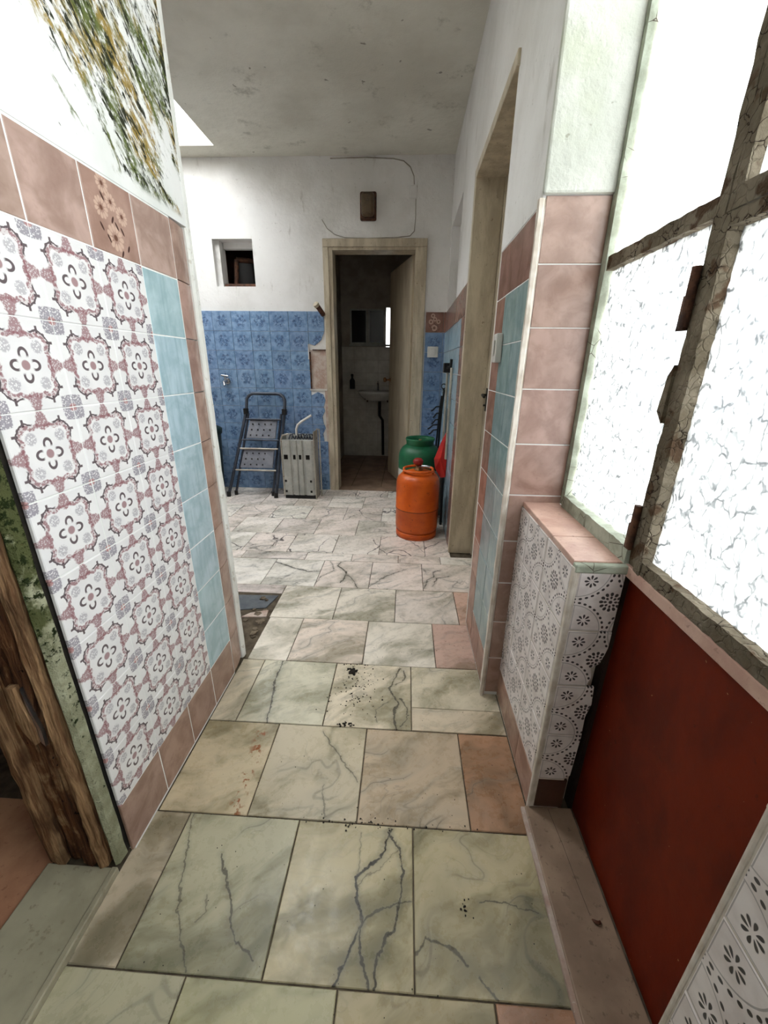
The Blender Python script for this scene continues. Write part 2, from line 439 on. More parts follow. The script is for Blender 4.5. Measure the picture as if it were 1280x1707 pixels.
@material('brown_panel')
def _(g):
    p = g.world(); n = g.noise(g.vscale(p, (3, 3, 1.5)), 2, 5, .65); f = g.noise(p, 50, 4, .7)
    c = g.mix(g.ss(n, .35, .65), lin(112, 34, 10), lin(84, 24, 8))
    c = g.mix(g.ss(f, .64, .7)*.5, c, lin(50, 22, 14))
    c = g.mix(g.ss(g.noise(p, 95, 2), .76, .79)*.7, c, lin(190, 150, 110))
    g.surf(c, .5, g.bump(f, .1, .004), spec=.15)
def paint(name, a, b, rough=.45, metal=0.0, scale=6, wear=None, spec=.4, bmp=.1):
    m = bpy.data.materials.new(name); g = Graph(m); p = g.world()
    n = g.noise(p, scale, 4, .6); f = g.noise(p, scale*7, 4, .65)
    c = g.mix(g.ss(n, .35, .65), a, b)
    if wear: c = g.mix(g.ss(f, .6, .68)*.75, c, wear)
    g.surf(c, rough, g.bump(f, bmp, .004), metal=metal, spec=spec); MATS[name] = m
paint('whitewash', lin(240, 240, 236), lin(226, 226, 220), .85, wear=lin(196, 190, 178), bmp=.4)
paint('dark_wood', lin(46, 32, 24), lin(32, 22, 17), .8)
paint('orange_paint', lin(216, 98, 24), lin(196, 80, 18), .35, wear=lin(150, 62, 22))
paint('green_paint', lin(28, 104, 66), lin(20, 84, 54), .4, wear=lin(34, 70, 50))
paint('white_paint', lin(214, 212, 206), lin(192, 188, 180), .45, wear=lin(160, 150, 140))
paint('grey_enamel', lin(182, 182, 176), lin(160, 160, 154), .45, wear=lin(128, 122, 112), scale=9)
paint('pale_metal', lin(196, 190, 178), lin(160, 152, 140), .4, .5, wear=lin(120, 100, 84))
paint('dark_metal', lin(74, 78, 88), lin(56, 60, 70), .4, .4, wear=lin(96, 98, 104))
paint('grey_plastic', lin(132, 134, 142), lin(112, 114, 124), .55, wear=lin(90, 92, 100), scale=12)
paint('black_metal', lin(28, 26, 26), lin(18, 17, 17), .5)
paint('chrome', lin(190, 190, 192), lin(150, 150, 152), .2, .9)
paint('brass', lin(150, 110, 70), lin(110, 74, 48), .35, .8)
paint('red_plastic', lin(196, 34, 26), lin(172, 24, 20), .4)
paint('dark_green_plastic', lin(30, 52, 46), lin(22, 40, 36), .5)
paint('white_plastic', lin(224, 220, 214), lin(206, 202, 196), .4)
paint('lamp_shade', lin(96, 78, 56), lin(68, 54, 40), .4, wear=lin(130, 116, 92), scale=14)
paint('rust', lin(96, 62, 44), lin(54, 34, 26), .85, wear=lin(30, 20, 16), scale=30, bmp=.4)
paint('pink_stone', lin(206, 172, 156), lin(186, 148, 134), .4, wear=lin(160, 126, 112), scale=14)
paint('sill_stone', lin(156, 132, 112), lin(132, 110, 92), .5, wear=lin(108, 88, 72), scale=9)
paint('threshold_marble', lin(172, 165, 142), lin(152, 145, 124), .35, wear=lin(138, 130, 110), scale=7)
paint('terracotta', lin(196, 148, 116), lin(172, 124, 96), .45, wear=lin(150, 102, 78), scale=10)
paint('dark_brown_tile', lin(84, 56, 42), lin(68, 44, 34), .35, scale=12)
paint('maroon_wall', lin(92, 52, 40), lin(74, 40, 32), .8)
paint('slate', lin(92, 96, 100), lin(70, 74, 80), .6, wear=lin(50, 50, 52), scale=14)
paint('rubble', lin(120, 106, 88), lin(84, 72, 58), .95, wear=lin(60, 50, 40), scale=25, bmp=.6)
paint('exposed_mortar', lin(196, 182, 172), lin(172, 146, 132), .95, wear=lin(206, 194, 184), scale=14, bmp=.8)
paint('bath_tile', lin(204, 198, 188), lin(186, 180, 170), .3, scale=10)
paint('bath_plaster', lin(170, 160, 148), lin(148, 138, 126), .9)
paint('bath_floor_tile', lin(150, 124, 104), lin(120, 98, 82), .45, scale=8)
paint('porcelain', lin(210, 206, 200), lin(190, 186, 180), .15, scale=4)
paint('dark_pane', lin(26, 24, 24), lin(16, 15, 15), .15)
paint('concrete', lin(186, 184, 176), lin(166, 163, 154), .9)
paint('dirt', lin(36, 30, 24), lin(22, 18, 14), .95, scale=40)
paint('worm_brown', lin(92, 52, 34), lin(66, 36, 24), .6)
paint('cable', lin(176, 170, 158), lin(140, 132, 120), .6)
paint('red_knob', lin(170, 40, 30), lin(140, 30, 24), .4)

# ------------------------------------------------------------------ mesh helpers
class MB:
    def __init__(s): s.v, s.f, s.sm = [], [], []
    def add(s, vs, fs, smooth=False):
        o = len(s.v); s.v += [tuple(a) for a in vs]
        for f in fs: s.f.append(tuple(i+o for i in f)); s.sm.append(smooth)
        return s
    def box(s, x0, x1, y0, y1, z0, z1):
        return s.add([(x0,y0,z0),(x1,y0,z0),(x1,y1,z0),(x0,y1,z0),(x0,y0,z1),(x1,y0,z1),(x1,y1,z1),(x0,y1,z1)],
                     [(3,2,1,0),(4,5,6,7),(0,1,5,4),(1,2,6,5),(2,3,7,6),(3,0,4,7)])
    def prism(s, poly, d0, d1, axis='z'):
        """poly CCW in the plane across the axis, extruded d0..d1"""
        def P(a, b, d): return {'z': (a, b, d), 'x': (d, a, b), 'y': (b, d, a)}[axis]
        n = len(poly)
        vs = [P(a, b, d0) for a, b in poly] + [P(a, b, d1) for a, b in poly]
        return s.add(vs, [tuple(range(n-1, -1, -1)), tuple(range(n, 2*n))] + [(i, (i+1) % n, n+(i+1) % n, n+i) for i in range(n)])
    def tube(s, pts, r, n=8, caps=True):
        pts = [Vector(p) for p in pts]; rs = r if isinstance(r, (list, tuple)) else [r]*len(pts)
        vs, fs = [], []; prev = None
        for i, p in enumerate(pts):
            t = (pts[min(i+1, len(pts)-1)] - pts[max(i-1, 0)]).normalized()
            if prev is None:
                a = Vector((0, 0, 1)) if abs(t.z) < .9 else Vector((1, 0, 0))
                b = t.cross(a).normalized()
            else: b = (prev - t*prev.dot(t)).normalized()
            prev = b; c = t.cross(b)
            vs += [p + (b*math.cos(2*PI*k/n) + c*math.sin(2*PI*k/n))*rs[i] for k in range(n)]
        for i in range(len(pts)-1):
            fs += [(i*n+k, i*n+(k+1) % n, (i+1)*n+(k+1) % n, (i+1)*n+k) for k in range(n)]
        s.add(vs, fs, True)
        if caps:
            s.add(vs[:n], [tuple(range(n-1, -1, -1))]); s.add(vs[-n:], [tuple(range(n))])
        return s
    def lathe(s, prof, cx, cy, n=32, z0=0):
        vs = []; fs = []
        for r, z in prof: vs += [(cx + r*math.cos(2*PI*k/n), cy + r*math.sin(2*PI*k/n), z0+z) for k in range(n)]
        for i in range(len(prof)-1):
            fs += [(i*n+k, i*n+(k+1) % n, (i+1)*n+(k+1) % n, (i+1)*n+k) for k in range(n)]
        return s.add(vs, fs, True)
    def build(s, name, mat, parent=None, bevel=0.0, origin=None):
        me = bpy.data.meshes.new(name)
        v = s.v
        if origin: v = [(a-origin[0], b-origin[1], c-origin[2]) for a, b, c in v]
        me.from_pydata(v, [], s.f); me.materials.append(MATS[mat])
        me.polygons.foreach_set('use_smooth', s.sm); me.update()
        o = bpy.data.objects.new(name, me); COL.objects.link(o)
        if origin: o.location = origin
        if parent: o.parent = parent
        if bevel:
            b = o.modifiers.new('bevel', 'BEVEL'); b.width = bevel; b.segments = 2; b.limit_method = 'ANGLE'
        return o
def box(*a): return MB().box(*a)
def part(name, mat, parent, mb, bevel=0.0): return mb.build(name, mat, parent, bevel)
def tag(o, label, cat=None, group=None, kind=None):
    o['label'] = label
    if cat: o['category'] = cat
    if group: o['group'] = group
    if kind: o['kind'] = kind
    return o
def struct(o, label, cat):
    return tag(o, label, cat, kind='structure')
def empty(name, loc=(0, 0, 0)):
    o = bpy.data.objects.new(name, None); COL.objects.link(o); o.location = loc; o.empty_display_size = .05
    return o
def rel(mb, root):                                    # world-coordinate mesh under a moved empty
    l = root.location; mb.v = [(a-l[0], b-l[1], c-l[2]) for a, b, c in mb.v]; return mb
TILE = {}
def tile_mesh(key, poly, mat, th=.007, bev=.0016):
    k = (key, mat, tuple(poly), th)
    if k in TILE: return TILE[k]
    n = len(poly); cx = sum(p[0] for p in poly)/n; cy = sum(p[1] for p in poly)/n
    def ins(p, d):
        dx, dy = p[0]-cx, p[1]-cy; l = math.hypot(dx, dy)
        return (p[0]-dx/l*d, p[1]-dy/l*d)
    vs = [(a, b, 0) for a, b in poly] + [(a, b, th-bev) for a, b in poly] + [(*ins(p, bev*1.4), th) for p in poly]
    fs = [tuple(range(2*n, 3*n))]
    for l in (0, 1): fs += [(l*n+i, l*n+(i+1) % n, (l+1)*n+(i+1) % n, (l+1)*n+i) for i in range(n)]
    fs.append(tuple(range(n-1, -1, -1)))
    me = bpy.data.meshes.new(key); me.from_pydata(vs, [], fs); me.materials.append(MATS[mat]); me.update()
    TILE[k] = me; return me
AX = {'+x': ((0, 1, 0), (0, 0, 1), (1, 0, 0)), '-x': ((0, -1, 0), (0, 0, 1), (-1, 0, 0)),
      '-y': ((1, 0, 0), (0, 0, 1), (0, -1, 0)), '+y': ((-1, 0, 0), (0, 0, 1), (0, 1, 0)), '+z': ((1, 0, 0), (0, 1, 0), (0, 0, 1))}
def tile(name, parent, face, org, w, h, mat, color=None, gap=.0025, a=0.0, b=0.0, poly=None, th=.007, jit=.0006):
    """a tile on a plane: face = outward normal, org = its lower corner (local u=a, v=b), w x h in metres"""
    g2 = gap/2
    q = poly or [(a+g2, b+g2), (a+w-g2, b+g2), (a+w-g2, b+h-g2), (a+g2, b+h-g2)]
    q = [(round(i, 4), round(j, 4)) for i, j in q]
    me = tile_mesh(name, q, mat, th)
    o = bpy.data.objects.new(name, me); COL.objects.link(o); o.parent = parent
    u, v, n = (Vector(k) for k in AX[face])
    p = Vector(org) - u*a - v*b + n*random.uniform(-jit, jit)
    m = Matrix.Identity(4)
    for i in range(3): m[i][0], m[i][1], m[i][2], m[i][3] = u[i], v[i], n[i], p[i]
    o.matrix_world = m; o.matrix_parent_inverse = Matrix.Identity(4)
    if color: o.color = color
    return o
def jc(s=.06, base=(1, 1, 1)):
    k = 1 + random.uniform(-s, s)
    return tuple(c*k*(1+random.uniform(-s, s)*.3) for c in base) + (1,)

# ================================================================== THE SETTING
# ------------------------------------------------------------------ floor
floor = struct(box(-2.5, .60, -1.3, 5.6, -.15, -.0035).build('floor', 'mortar'), 'marble tiled floor running from the corridor into the kitchen', 'floor')
def ftile(x0, x1, y0, y1, col, vein, mat='marble'):
    if y1 <= 1.0: col = tuple(c*k for c, k in zip(col, (.925, .895, .835)))      # dirtier, yellowed corridor slabs; tint also stands in for dimmer light there
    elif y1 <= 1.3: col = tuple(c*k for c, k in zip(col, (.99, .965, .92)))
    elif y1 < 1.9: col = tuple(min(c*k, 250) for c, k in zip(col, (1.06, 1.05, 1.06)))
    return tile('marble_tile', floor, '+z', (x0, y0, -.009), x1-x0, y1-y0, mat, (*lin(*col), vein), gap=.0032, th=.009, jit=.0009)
CREAM, GREEN, WHITE, PINK, ROSE, GREY = (212, 202, 178), (204, 203, 184), (218, 210, 194), (206, 186, 170), (190, 148, 126), (196, 194, 182)
rows = [
 (-.19, .103, [(-.642, -.54, GREY, .3), (-.54, -.246, CREAM, .4), (-.246, .05, GREEN, .5), (.05, .345, CREAM, .4)]),
 (.103, .397, [(-.642, -.396, GREEN, .35), (-.396, -.098, (206, 206, 178), .45), (-.098, .2, (208, 198, 170), .3), (.2, .345, ROSE, .3)]),
 (.397, .691, [(-.642, -.54, (214, 203, 190), .5), (-.54, -.247, GREEN, .45, 'veined_marble_pale'), (-.247, .05, (214, 206, 180), .25, 'veined_marble_centre'), (.05, .345, (208, 200, 174), .5, 'veined_marble_cream')]),
 (.691, .982, [(-.63, -.389, (226, 214, 192), .1, 'rusty_marble'), (-.389, -.097, WHITE, .4, 'veined_marble_green'), (-.097, .2, (208, 192, 176), .7), (.2, .36, (196, 156, 132), .45)]),
 (.982, 1.28, [(-.63, -.54, WHITE, .4), (-.54, -.246, (216, 214, 200), .35, 'veined_marble_line'), (-.246, .05, (228, 219, 204), .3, 'veined_marble_knotted')]),
 (1.28, 1.57, [(-.615, -.453, WHITE, .4), (-.453, -.145, (216, 202, 186), .55), (-.145, .15, WHITE, .3), (.15, .3125, (198, 168, 152), .2)]),
 (1.57, 1.86, [(-.62, -.318, WHITE, .35), (-.318, -.024, WHITE, .4), (-.024, .279, (216, 206, 194), .6), (.279, .45, (198, 166, 148), .2)]),
]
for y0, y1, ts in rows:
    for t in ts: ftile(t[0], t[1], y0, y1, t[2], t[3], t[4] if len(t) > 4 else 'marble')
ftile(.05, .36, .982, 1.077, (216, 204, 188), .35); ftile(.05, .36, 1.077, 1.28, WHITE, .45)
# kitchen floor of broken marble laid in rows
def split_row(y0, y1, xs, mat='cracked_marble', mats=None):
    for i_, (a, b) in enumerate(zip(xs, xs[1:])):
        if mats: mat = mats[i_]
        ftile(a, b, y0, y1, random.choice([(240, 232, 222), (236, 222, 212), (240, 230, 220), (226, 214, 206), (238, 224, 214)]), random.uniform(.3, .8), mat)
split_row(1.86, 2.17, [-1.36, -1.06, -.767, -.47, -.174, .122, .45], mats=['pale_marble', 'pale_marble', 'kitchen_marble_arc', 'kitchen_marble_fork', 'kitchen_marble_slant', 'kitchen_marble_zigzag'])
split_row(2.17, 2.272, [-1.4, -1.0, -.60, -.31, -.02, .24, .45], 'pale_marble')
y = 2.272; k = 0
while y < 3.6:
    y1 = min(y + .296, 3.66); off = (-.32 if k % 2 else -.17) + random.uniform(-.03, .03)
    split_row(y, y1, [x for x in [off + .297*i for i in range(-7, 3)] if -2.4 < x < .2] + [.31], 'cracked_marble' if k % 2 == 0 else 'pale_marble')
    y = y1; k += 1
# left of the broken place
ftile(-.93, -.62, 1.775, 1.86, (200, 188, 180), .4); ftile(-1.23, -.93, 1.56, 1.86, WHITE, .4); ftile(-1.23, -.93, 1.36, 1.56, WHITE, .4)
# bathroom floor
for i in range(3):
    for j in range(5):
        tile('bath_floor_tile', floor, '+z', (-.82+.297*i, 3.80+.297*j, -.009), .297, .297, 'bath_floor_tile', gap=.005, th=.009)
tile('door_threshold', floor, '+z', (-.63, 3.662, -.009), .66, .134, 'bath_floor_tile', gap=.004, th=.011)
# broken corner: hollow with slate piece and rubble
pit = MB()
for i in range(46):
    x, y_ = random.uniform(-.91, -.635), random.uniform(1.38, 1.75)
    s = random.uniform(.008, .026)
    pts = [(x+s*math.cos(a+random.uniform(-.3, .3)), y_+s*math.sin(a+random.uniform(-.3, .3))) for a in (0, 1.2, 2.4, 3.7, 5.0)]
    pit.prism(pts, -.012, -.012+random.uniform(.006, .02))
tag(part('rubble', 'rubble', floor, pit), 'loose rubble in the broken corner of the floor', kind='stuff')
part('slate_piece', 'slate', floor, MB().prism([(-.86, 1.60), (-.66, 1.64), (-.632, 1.755), (-.84, 1.745)], -.010, .002), .001)
part('mortar_piece', 'exposed_mortar', floor, MB().prism([(-.75, 1.555), (-.632, 1.565), (-.64, 1.62), (-.72, 1.59)], -.010, .004), .001)
# ------------------------------------------------------------------ left partition of the corridor
WLX = -.63
wall_left = struct(MB().box(-.80, WLX-.0014, .60, 1.197, 0, 1.483).box(-.80, WLX-.02, 1.19, 1.284, 0, 1.483).box(-.80, WLX, .60, 1.286, 1.483, 2.6).box(-.80, WLX, -1.2, .60, 2.1, 2.6).box(-.80, WLX, -1.2, -.45, 0, 2.1).build('wall_left', 'mould_plaster'),
                   'tiled partition with mould streaked plaster above, left of the corridor', 'wall')
XT = WLX - .007
ys = [.592, .742, .890, 1.040]
for c in range(3):
    for r in range(8):
        tile('patterned_tile', wall_left, '+x', (XT, ys[c], .158+T*r), ys[c+1]-ys[c], T, 'patterned_tile', gap=.0016)
for r in range(8):
    tile('teal_tile', wall_left, '+x', (XT, 1.040, .158+T*r), .155, T, 'teal_tile', jc(.07))
def curved(name, y0, y1, z0, z1, R, col):
    """tile that follows the rounded end of a wall (y0 flat side, turning away at y1)"""
    n = 7; th = .007; mb = MB(); A = (y1-y0)/R
    for d, zz in ((0, (z0+.0015, z1-.0015)),):
        outer, inner = [], []
        for i in range(n+1):
            a = A*i/n
            for lst, rr in ((outer, R), (inner, R-th)):
                lst.append((WLX - R + rr*math.cos(a), y0 + rr*math.sin(a)))
        poly = [(x, y_) for x, y_ in inner] + [(x, y_) for x, y_ in reversed(outer)]
        mb.prism(poly[::-1], zz[0], zz[1])
    o = mb.build(name, 'brown_tile', wall_left, origin=(WLX, y0, z0)); o.color = col
    return o
zr = [.01, .158] + [.158+T*i for i in range(1, 9)] + [1.480]
for i in range(len(zr)-1):
    curved('brown_tile', 1.197, 1.285, zr[i], zr[i+1], .34, jc(.06, (.92, .86, .84)))
for i, (a, b) in enumerate([(.592, .742), (.742, .89), (.89, 1.04), (1.04, 1.195)]):
    if i == 2: tile('flower_tile', wall_left, '+x', (XT, a, 1.338), b-a, .142, 'flower_tile', (.98, .95, .93, 1))
    else: tile('brown_tile', wall_left, '+x', (XT, a, 1.338), b-a, .142, 'brown_tile', jc(.05))
    tile('brown_tile', wall_left, '+x', (XT, a, .006), b-a, .152, 'brown_tile', jc(.05, (.84, .76, .72)))
# whitewashed corner bead at the end of the partition
def bead(x0, x1, y0, y1, zt, parent, mat, name, amp=.002, n=40):
    mb = MB(); rings = []
    for i in range(n+1):
        z = zt*i/n; j = lambda: random.uniform(-amp, amp)
        rings.append([(x0+j(), y0+j(), z), (x1-.006+j(), y0+j(), z), (x1+j(), y0+.008+j(), z), (x1+j(), y1-.008+j(), z), (x1-.008+j(), y1+j(), z), (x0+j(), y1+j(), z)])
    vs = [p for r in rings for p in r]; m = 6
    fs = [(i*m+k, i*m+(k+1) % m, (i+1)*m+(k+1) % m, (i+1)*m+k) for i in range(n) for k in range(m)]
    fs += [tuple(range(m-1, -1, -1)), tuple(n*m+k for k in range(m))]
    mb.add(vs, fs); return mb.build(name, mat, parent)
bead(-.80, -.630, 1.284, 1.316, 2.6, wall_left, 'whitewash', 'plaster_corner', .0012)
# left room behind the opening
wr = struct(MB().box(-2.5, -2.4, -1.3, 1.3, 0, 2.6).box(-2.5, -.80, -1.3, -1.2, 0, 2.6).box(-2.4, -.80, 1.2, 1.316, 0, 2.6).build('wall_left_room', 'maroon_wall'), 'dark maroon walls of the unlit room through the left doorway', 'wall')
for i in range(3):
    for j in range(4):
        tile('terracotta_tile', floor, '+z', (-1.10-.297*i, -.40+.297*j-.09, -.009), .29, .297, 'terracotta', gap=.004, th=.009)
sl = struct(box(-.812, -.652, -.45, .553, -.005, .012).build('trim_1', 'threshold_marble', bevel=.003), 'pale marble door sill on the floor at the left doorway', 'door sill')
part('sill_lip', 'threshold_marble', sl, box(-.655, -.640, -.45, .553, -.008, .016), .003)
# rotten door post
post = struct(empty('trim_2', (-.72, .57, 0)), 'rotten brown wooden door post with mossy edge by the patterned tiles', 'door post')
def ragged(prof, z1, amp, n, name, mat, taper=None):
    mb = MB(); m = len(prof); vs = []
    for i in range(n+1):
        z = z1*i/n
        for x, y_ in prof:
            a = amp*(1.6 if i < 3 else 1)
            vs.append((x+random.uniform(-a, a), y_+random.uniform(-a, a), z+.012))
    fs = [(i*m+k, i*m+(k+1) % m, (i+1)*m+(k+1) % m, (i+1)*m+k) for i in range(n) for k in range(m)]
    fs += [tuple(range(m-1, -1, -1)), tuple(n*m+k for k in range(m))]
    mb.add(vs, fs); return part(name, mat, post, rel(mb, post))
ragged([(-.768, .600), (-.768, .566), (-.752, .561), (-.745, .566), (-.728, .566), (-.724, .556), (-.702, .554), (-.698, .562), (-.690, .562), (-.690, .600)], 2.09, .0022, 60, 'post_core', 'rotten_wood')
part('gap_shade', 'dirt', post, rel(box(-.664, -.6415, .575, .600, .012, 2.09), post))  # dark filler strip stands in for the shade of the open gap
ragged([(-.806, .600), (-.806, .553), (-.786, .547), (-.768, .552), (-.768, .600)], 2.09, .002, 50, 'outer_moulding', 'pale_wood')
ragged([(-.690, .600), (-.690, .553), (-.682, .549), (-.664, .552), (-.660, .600)], 2.09, .002, 60, 'inner_moulding', 'pale_wood')
ragged([(-.655, .585), (-.655, .561), (-.648, .556), (-.640, .562), (-.639, .585)], 2.09, .001, 50, 'mossy_edge', 'mossy_paint')
mb = MB().prism([(-.722, .442), (-.7, .405), (-.693, .41), (-.695, .45), (-.708, .545), (-.722, .548)], .540, .552, 'y')
mb = MB(); pl = [(-.735, .548), (-.738, .50), (-.732, .44), (-.716, .405), (-.706, .412), (-.704, .45), (-.714, .50), (-.718, .548)]
mb.add([(x, .543, z) for x, z in pl] + [(x, .556, z) for x, z in pl], [tuple(range(8)), tuple(range(15, 7, -1))] + [(i, i+8, (i+1) % 8+8, (i+1) % 8) for i in range(8)])
tag(part('wood_splinter', 'pale_wood', post, rel(mb, post), .001), 'torn pinkish splinter standing off the post')
part('nail_plate', 'chrome', post, rel(MB().prism([(.546, -.708), (.41, -.704), (.40, -.698), (.44, -.695), (.50, -.704)][::-1], .546, .553, 'y'), post))

# ------------------------------------------------------------------ far kitchen wall with bathroom door and niche window
YF = 3.66
DX0, DX1, DZ = -.672, .100, 2.035
NX0, NX1, NZ0, NZ1 = -1.60, -1.272, 1.738, 2.075
def wall_holes(xs, zs, solid, y0, y1):
    mb = MB()
    for i in range(len(xs)-1):
        for j in range(len(zs)-1):
            if solid(i, j): mb.box(xs[i], xs[i+1], y0, y1, zs[j], zs[j+1])
    return mb
xs = [-2.5, NX0, NX1, -.855, DX0, DX1, .60]; zs = [0, .93, 1.262, NZ0, DZ, NZ1, 2.6]
def solid(i, j):
    if i == 4 and j in (0, 1, 2, 3): return False
    if i == 1 and j in (3, 4): return False
    return True
wall_far = struct(wall_holes(xs, zs, solid, YF, YF+.14).build('wall_far', 'plaster'), 'whitewashed far kitchen wall with blue tiles below', 'wall')
TW, TH = .1645, .1555
for c in range(11):
    x1 = -.700 - (.02 if c == 0 else 0)
    for r in range(10):
        x0 = -.85 - TW*(c-1) - TW if c > 0 else -.85
        xe = x0 + TW if c > 0 else -.712
        z0 = 1.556 - TH*(r+1)
        if x0 < -2.36: continue
        if c == 0 and r in (2, 3): continue                     # tiles missing where the mortar shows
        poly = None; w_, h_ = xe-x0, TH
        if z0 < 0: continue
        if c == 0 and r == 1: poly = [(.001, .06), (.05, .045), (.09, .075), (w_-.03, .09), (w_-.002, .154), (.001, .154)]
        if c == 0 and r == 4: poly = [(.001, .002), (w_-.03, .002), (w_-.012, .06), (w_-.03, .11), (.06, .13), (.001, .10)]
        if c == 0 and r in (5, 6): poly = [(.001, .002), (w_-.035, .002), (w_-.045, .07), (w_-.02, .12), (w_-.03, .154), (.001, .154)]
        tile('blue_tile', wall_far, '-y', (x0, YF, z0), w_, h_, 'blue_tile', jc(.07), gap=.002, poly=poly, th=.008)
part('exposed_mortar', 'exposed_mortar', wall_far, MB().box(-.845, -.705, YF-.004, YF+.002, .935, 1.255).box(-.725, -.695, YF-.005, YF+.002, .25, .93))
part('mortar_rim', 'white_plastic', wall_far, MB().box(-.858, -.851, YF-.014, YF-.002, 1.18, 1.30).box(-.858, -.706, YF-.010, YF-.002, .920, .933))
part('mortar_edge', 'rust', wall_far, MB().box(-.848, -.838, YF-.016, YF-.002, .935, 1.24).box(-.82, -.705, YF-.014, YF-.002, 1.252, 1.260))
for r in range(9):
    z0 = 1.556 - TH*(r+1)
    for (x0, w_) in ((.142, .148), (.29, .02)):
        if r == 0: tile('flower_tile', wall_far, '-y', (x0, YF, z0), w_, TH, 'flower_tile', (.55, .42, .38, 1), th=.008)
        else: tile('blue_tile', wall_far, '-y', (x0, YF, z0), w_, TH, 'blue_tile', jc(.08, (.85, .85, .9)), th=.008)
# plaster cable chase and surface cable
def cable(pts, r, parent, name, mat='cable'): return part(name, mat, parent, MB().tube(pts, r, 6))
cy_ = YF - .004
cable([(-.62, cy_, 2.583), (-.35, cy_, 2.586), (-.15, cy_, 2.578), (-.07, cy_, 2.562), (-.02, cy_, 2.525), (.008, cy_, 2.47), (.012, cy_, 2.42)], .0035, wall_far, 'surface_cable')
cable([(.028, cy_, 2.33), (.03, cy_, 2.2), (.022, cy_, 2.12), (-.01, cy_, 2.09), (-.1, cy_, 2.082), (-.35, cy_, 2.074), (-.52, cy_, 2.08), (-.6, cy_, 2.10), (-.66, cy_, 2.14), (-.70, cy_, 2.20)], .0028, wall_far, 'surface_cable')
part('junction_cover', 'plaster', wall_far, box(-.022, .036, YF-.006, YF, 2.335, 2.412), .002)
# niche window
win = struct(empty('window_1', (-1.436, YF, NZ0)), 'small deep niche window with open casement high on the far wall', 'window')
part('niche_sill', 'rust', win, rel(box(NX0+.05, NX1, YF+.05, YF+.14, NZ0-.01, NZ0+.028), win))
part('frame_top', 'plaster', win, rel(box(NX0+.05, NX1, YF+.10, YF+.15, NZ1-.045, NZ1), win))
part('frame_side', 'plaster', win, rel(box(NX0, NX0+.04, YF+.04, YF+.15, NZ0, NZ1), win))
cas = MB()
def obar(a, b, r): cas.tube([a, b], r, 4)
A, B, C_, D = (-1.50, YF+.17, NZ0+.03), (-1.28, YF+.30, NZ0+.03), (-1.27, YF+.30, NZ0+.24), (-1.48, YF+.17, NZ0+.23)
for a, b in ((A, B), (B, C_), (C_, D), (D, A)): obar(a, b, .02)
part('casement', 'rust', win, rel(cas, win))
cv = [Vector(q) for q in (A, B, C_, D)]
part('pane', 'dark_pane', win, rel(MB().add([*cv, *[q+Vector((0, .004, 0)) for q in cv]], [(0, 1, 2, 3), (7, 6, 5, 4), (0, 4, 5, 1), (1, 5, 6, 2), (2, 6, 7, 3), (3, 7, 4, 0)]), win))
struct(MB().box(-1.9, -1.86, YF+.14, YF+.7, 1.4, 2.4).box(-1.0, -.92, YF+.14, YF+.7, 1.4, 2.4).box(-1.9, -.92, YF+.7, YF+.74, 1.4, 2.4).box(-1.9, -.92, YF+.14, YF+.74, 1.36, 1.4).box(-1.9, -.92, YF+.14, YF+.74, 2.4, 2.44).build('wall_niche', 'maroon_wall'), 'dark shaft seen through the small niche window', 'wall')
# bathroom door: frame and open leaf
door1 = struct(empty('door_1', (-.29, YF, 0)), 'beige painted doorway of the dark bathroom with its door swung inward', 'door')
P = lambda n, m_, mb, b=0.0: part(n, m_, door1, rel(mb, door1), b)
P('architrave', 'beige_paint', box(-.702, -.655, YF-.016, YF, 0, 2.015), .004)
P('architrave', 'beige_paint', box(.068, .130, YF-.016, YF, 0, 2.015), .004)
P('head_architrave', 'beige_paint', box(-.702, .130, YF-.018, YF, 2.015, 2.072), .004)
P('jamb', 'beige_paint', box(-.672, -.625, YF-.006, YF+.14, 0, 2.035), .003)
P('jamb', 'beige_paint', box(.038, .100, YF-.006, YF+.14, 0, 2.035), .003)
P('head', 'beige_paint', box(-.625, .038, YF-.006, YF+.14, 1.995, 2.035), .003)
leaf = MB().box(-.69, 0, -.018, .018, .012, 1.985)
o = leaf.build('leaf', 'door_paint', door1, .003); o.location = (.036-(-.29), .095, 0); o.rotation_euler = (0, 0, -math.radians(72.6))
kn = MB().lathe([(.001, 0), (.02, 0), (.02, .008), (.009, .014), (.009, .04), (.024, .05), (.026, .06), (.02, .072), (.001, .076)], 0, 0, 16)
kn.v = [(-.64 + a, -.018 - c, 1.0 + b) for a, b, c in kn.v]
kn.build('knob', 'brass', o)
# ------------------------------------------------------------------ bathroom
YB = 5.30
struct(box(-.92, -.82, YF+.14, YB, 0, 2.5).build('wall_bath_left', 'bath_plaster'), 'dark left bathroom wall beyond the far doorway', 'wall')
struct(box(.30, .40, YF+.14, YB, 0, 2.5).build('wall_bath_right', 'bath_plaster'), 'right bathroom wall hidden behind the open door', 'wall')
bath = struct(MB().box(-.92, -.275, YB, YB+.1, 1.36, 1.80).box(-.205, .40, YB, YB+.1, 1.36, 1.80).box(-.92, .40, YB, YB+.1, 0, 1.36).box(-.92, .40, YB, YB+.1, 1.80, 2.5)
              .build('wall_bath_back', 'bath_plaster'), 'dim white tiled back wall of the bathroom', 'wall')
struct(box(-.92, .40, YF+.14, YB+.1, 2.5, 2.6).build('ceiling_bath', 'bath_plaster'), 'dark bathroom ceiling seen through the far doorway', 'ceiling')
for c in range(7):
    for r in range(9):
        tile('white_wall_tile', bath, '-y', (-.82+.152*c, YB, .152*r-.01), .152, .152, 'bath_tile', th=.007)
bw = struct(empty('window_2', (-.45, YB, 1.38)), 'small three part bathroom window with one bright pane', 'window')
Q = lambda n, m_, mb, b=0.0: part(n, m_, bw, rel(mb, bw), b)
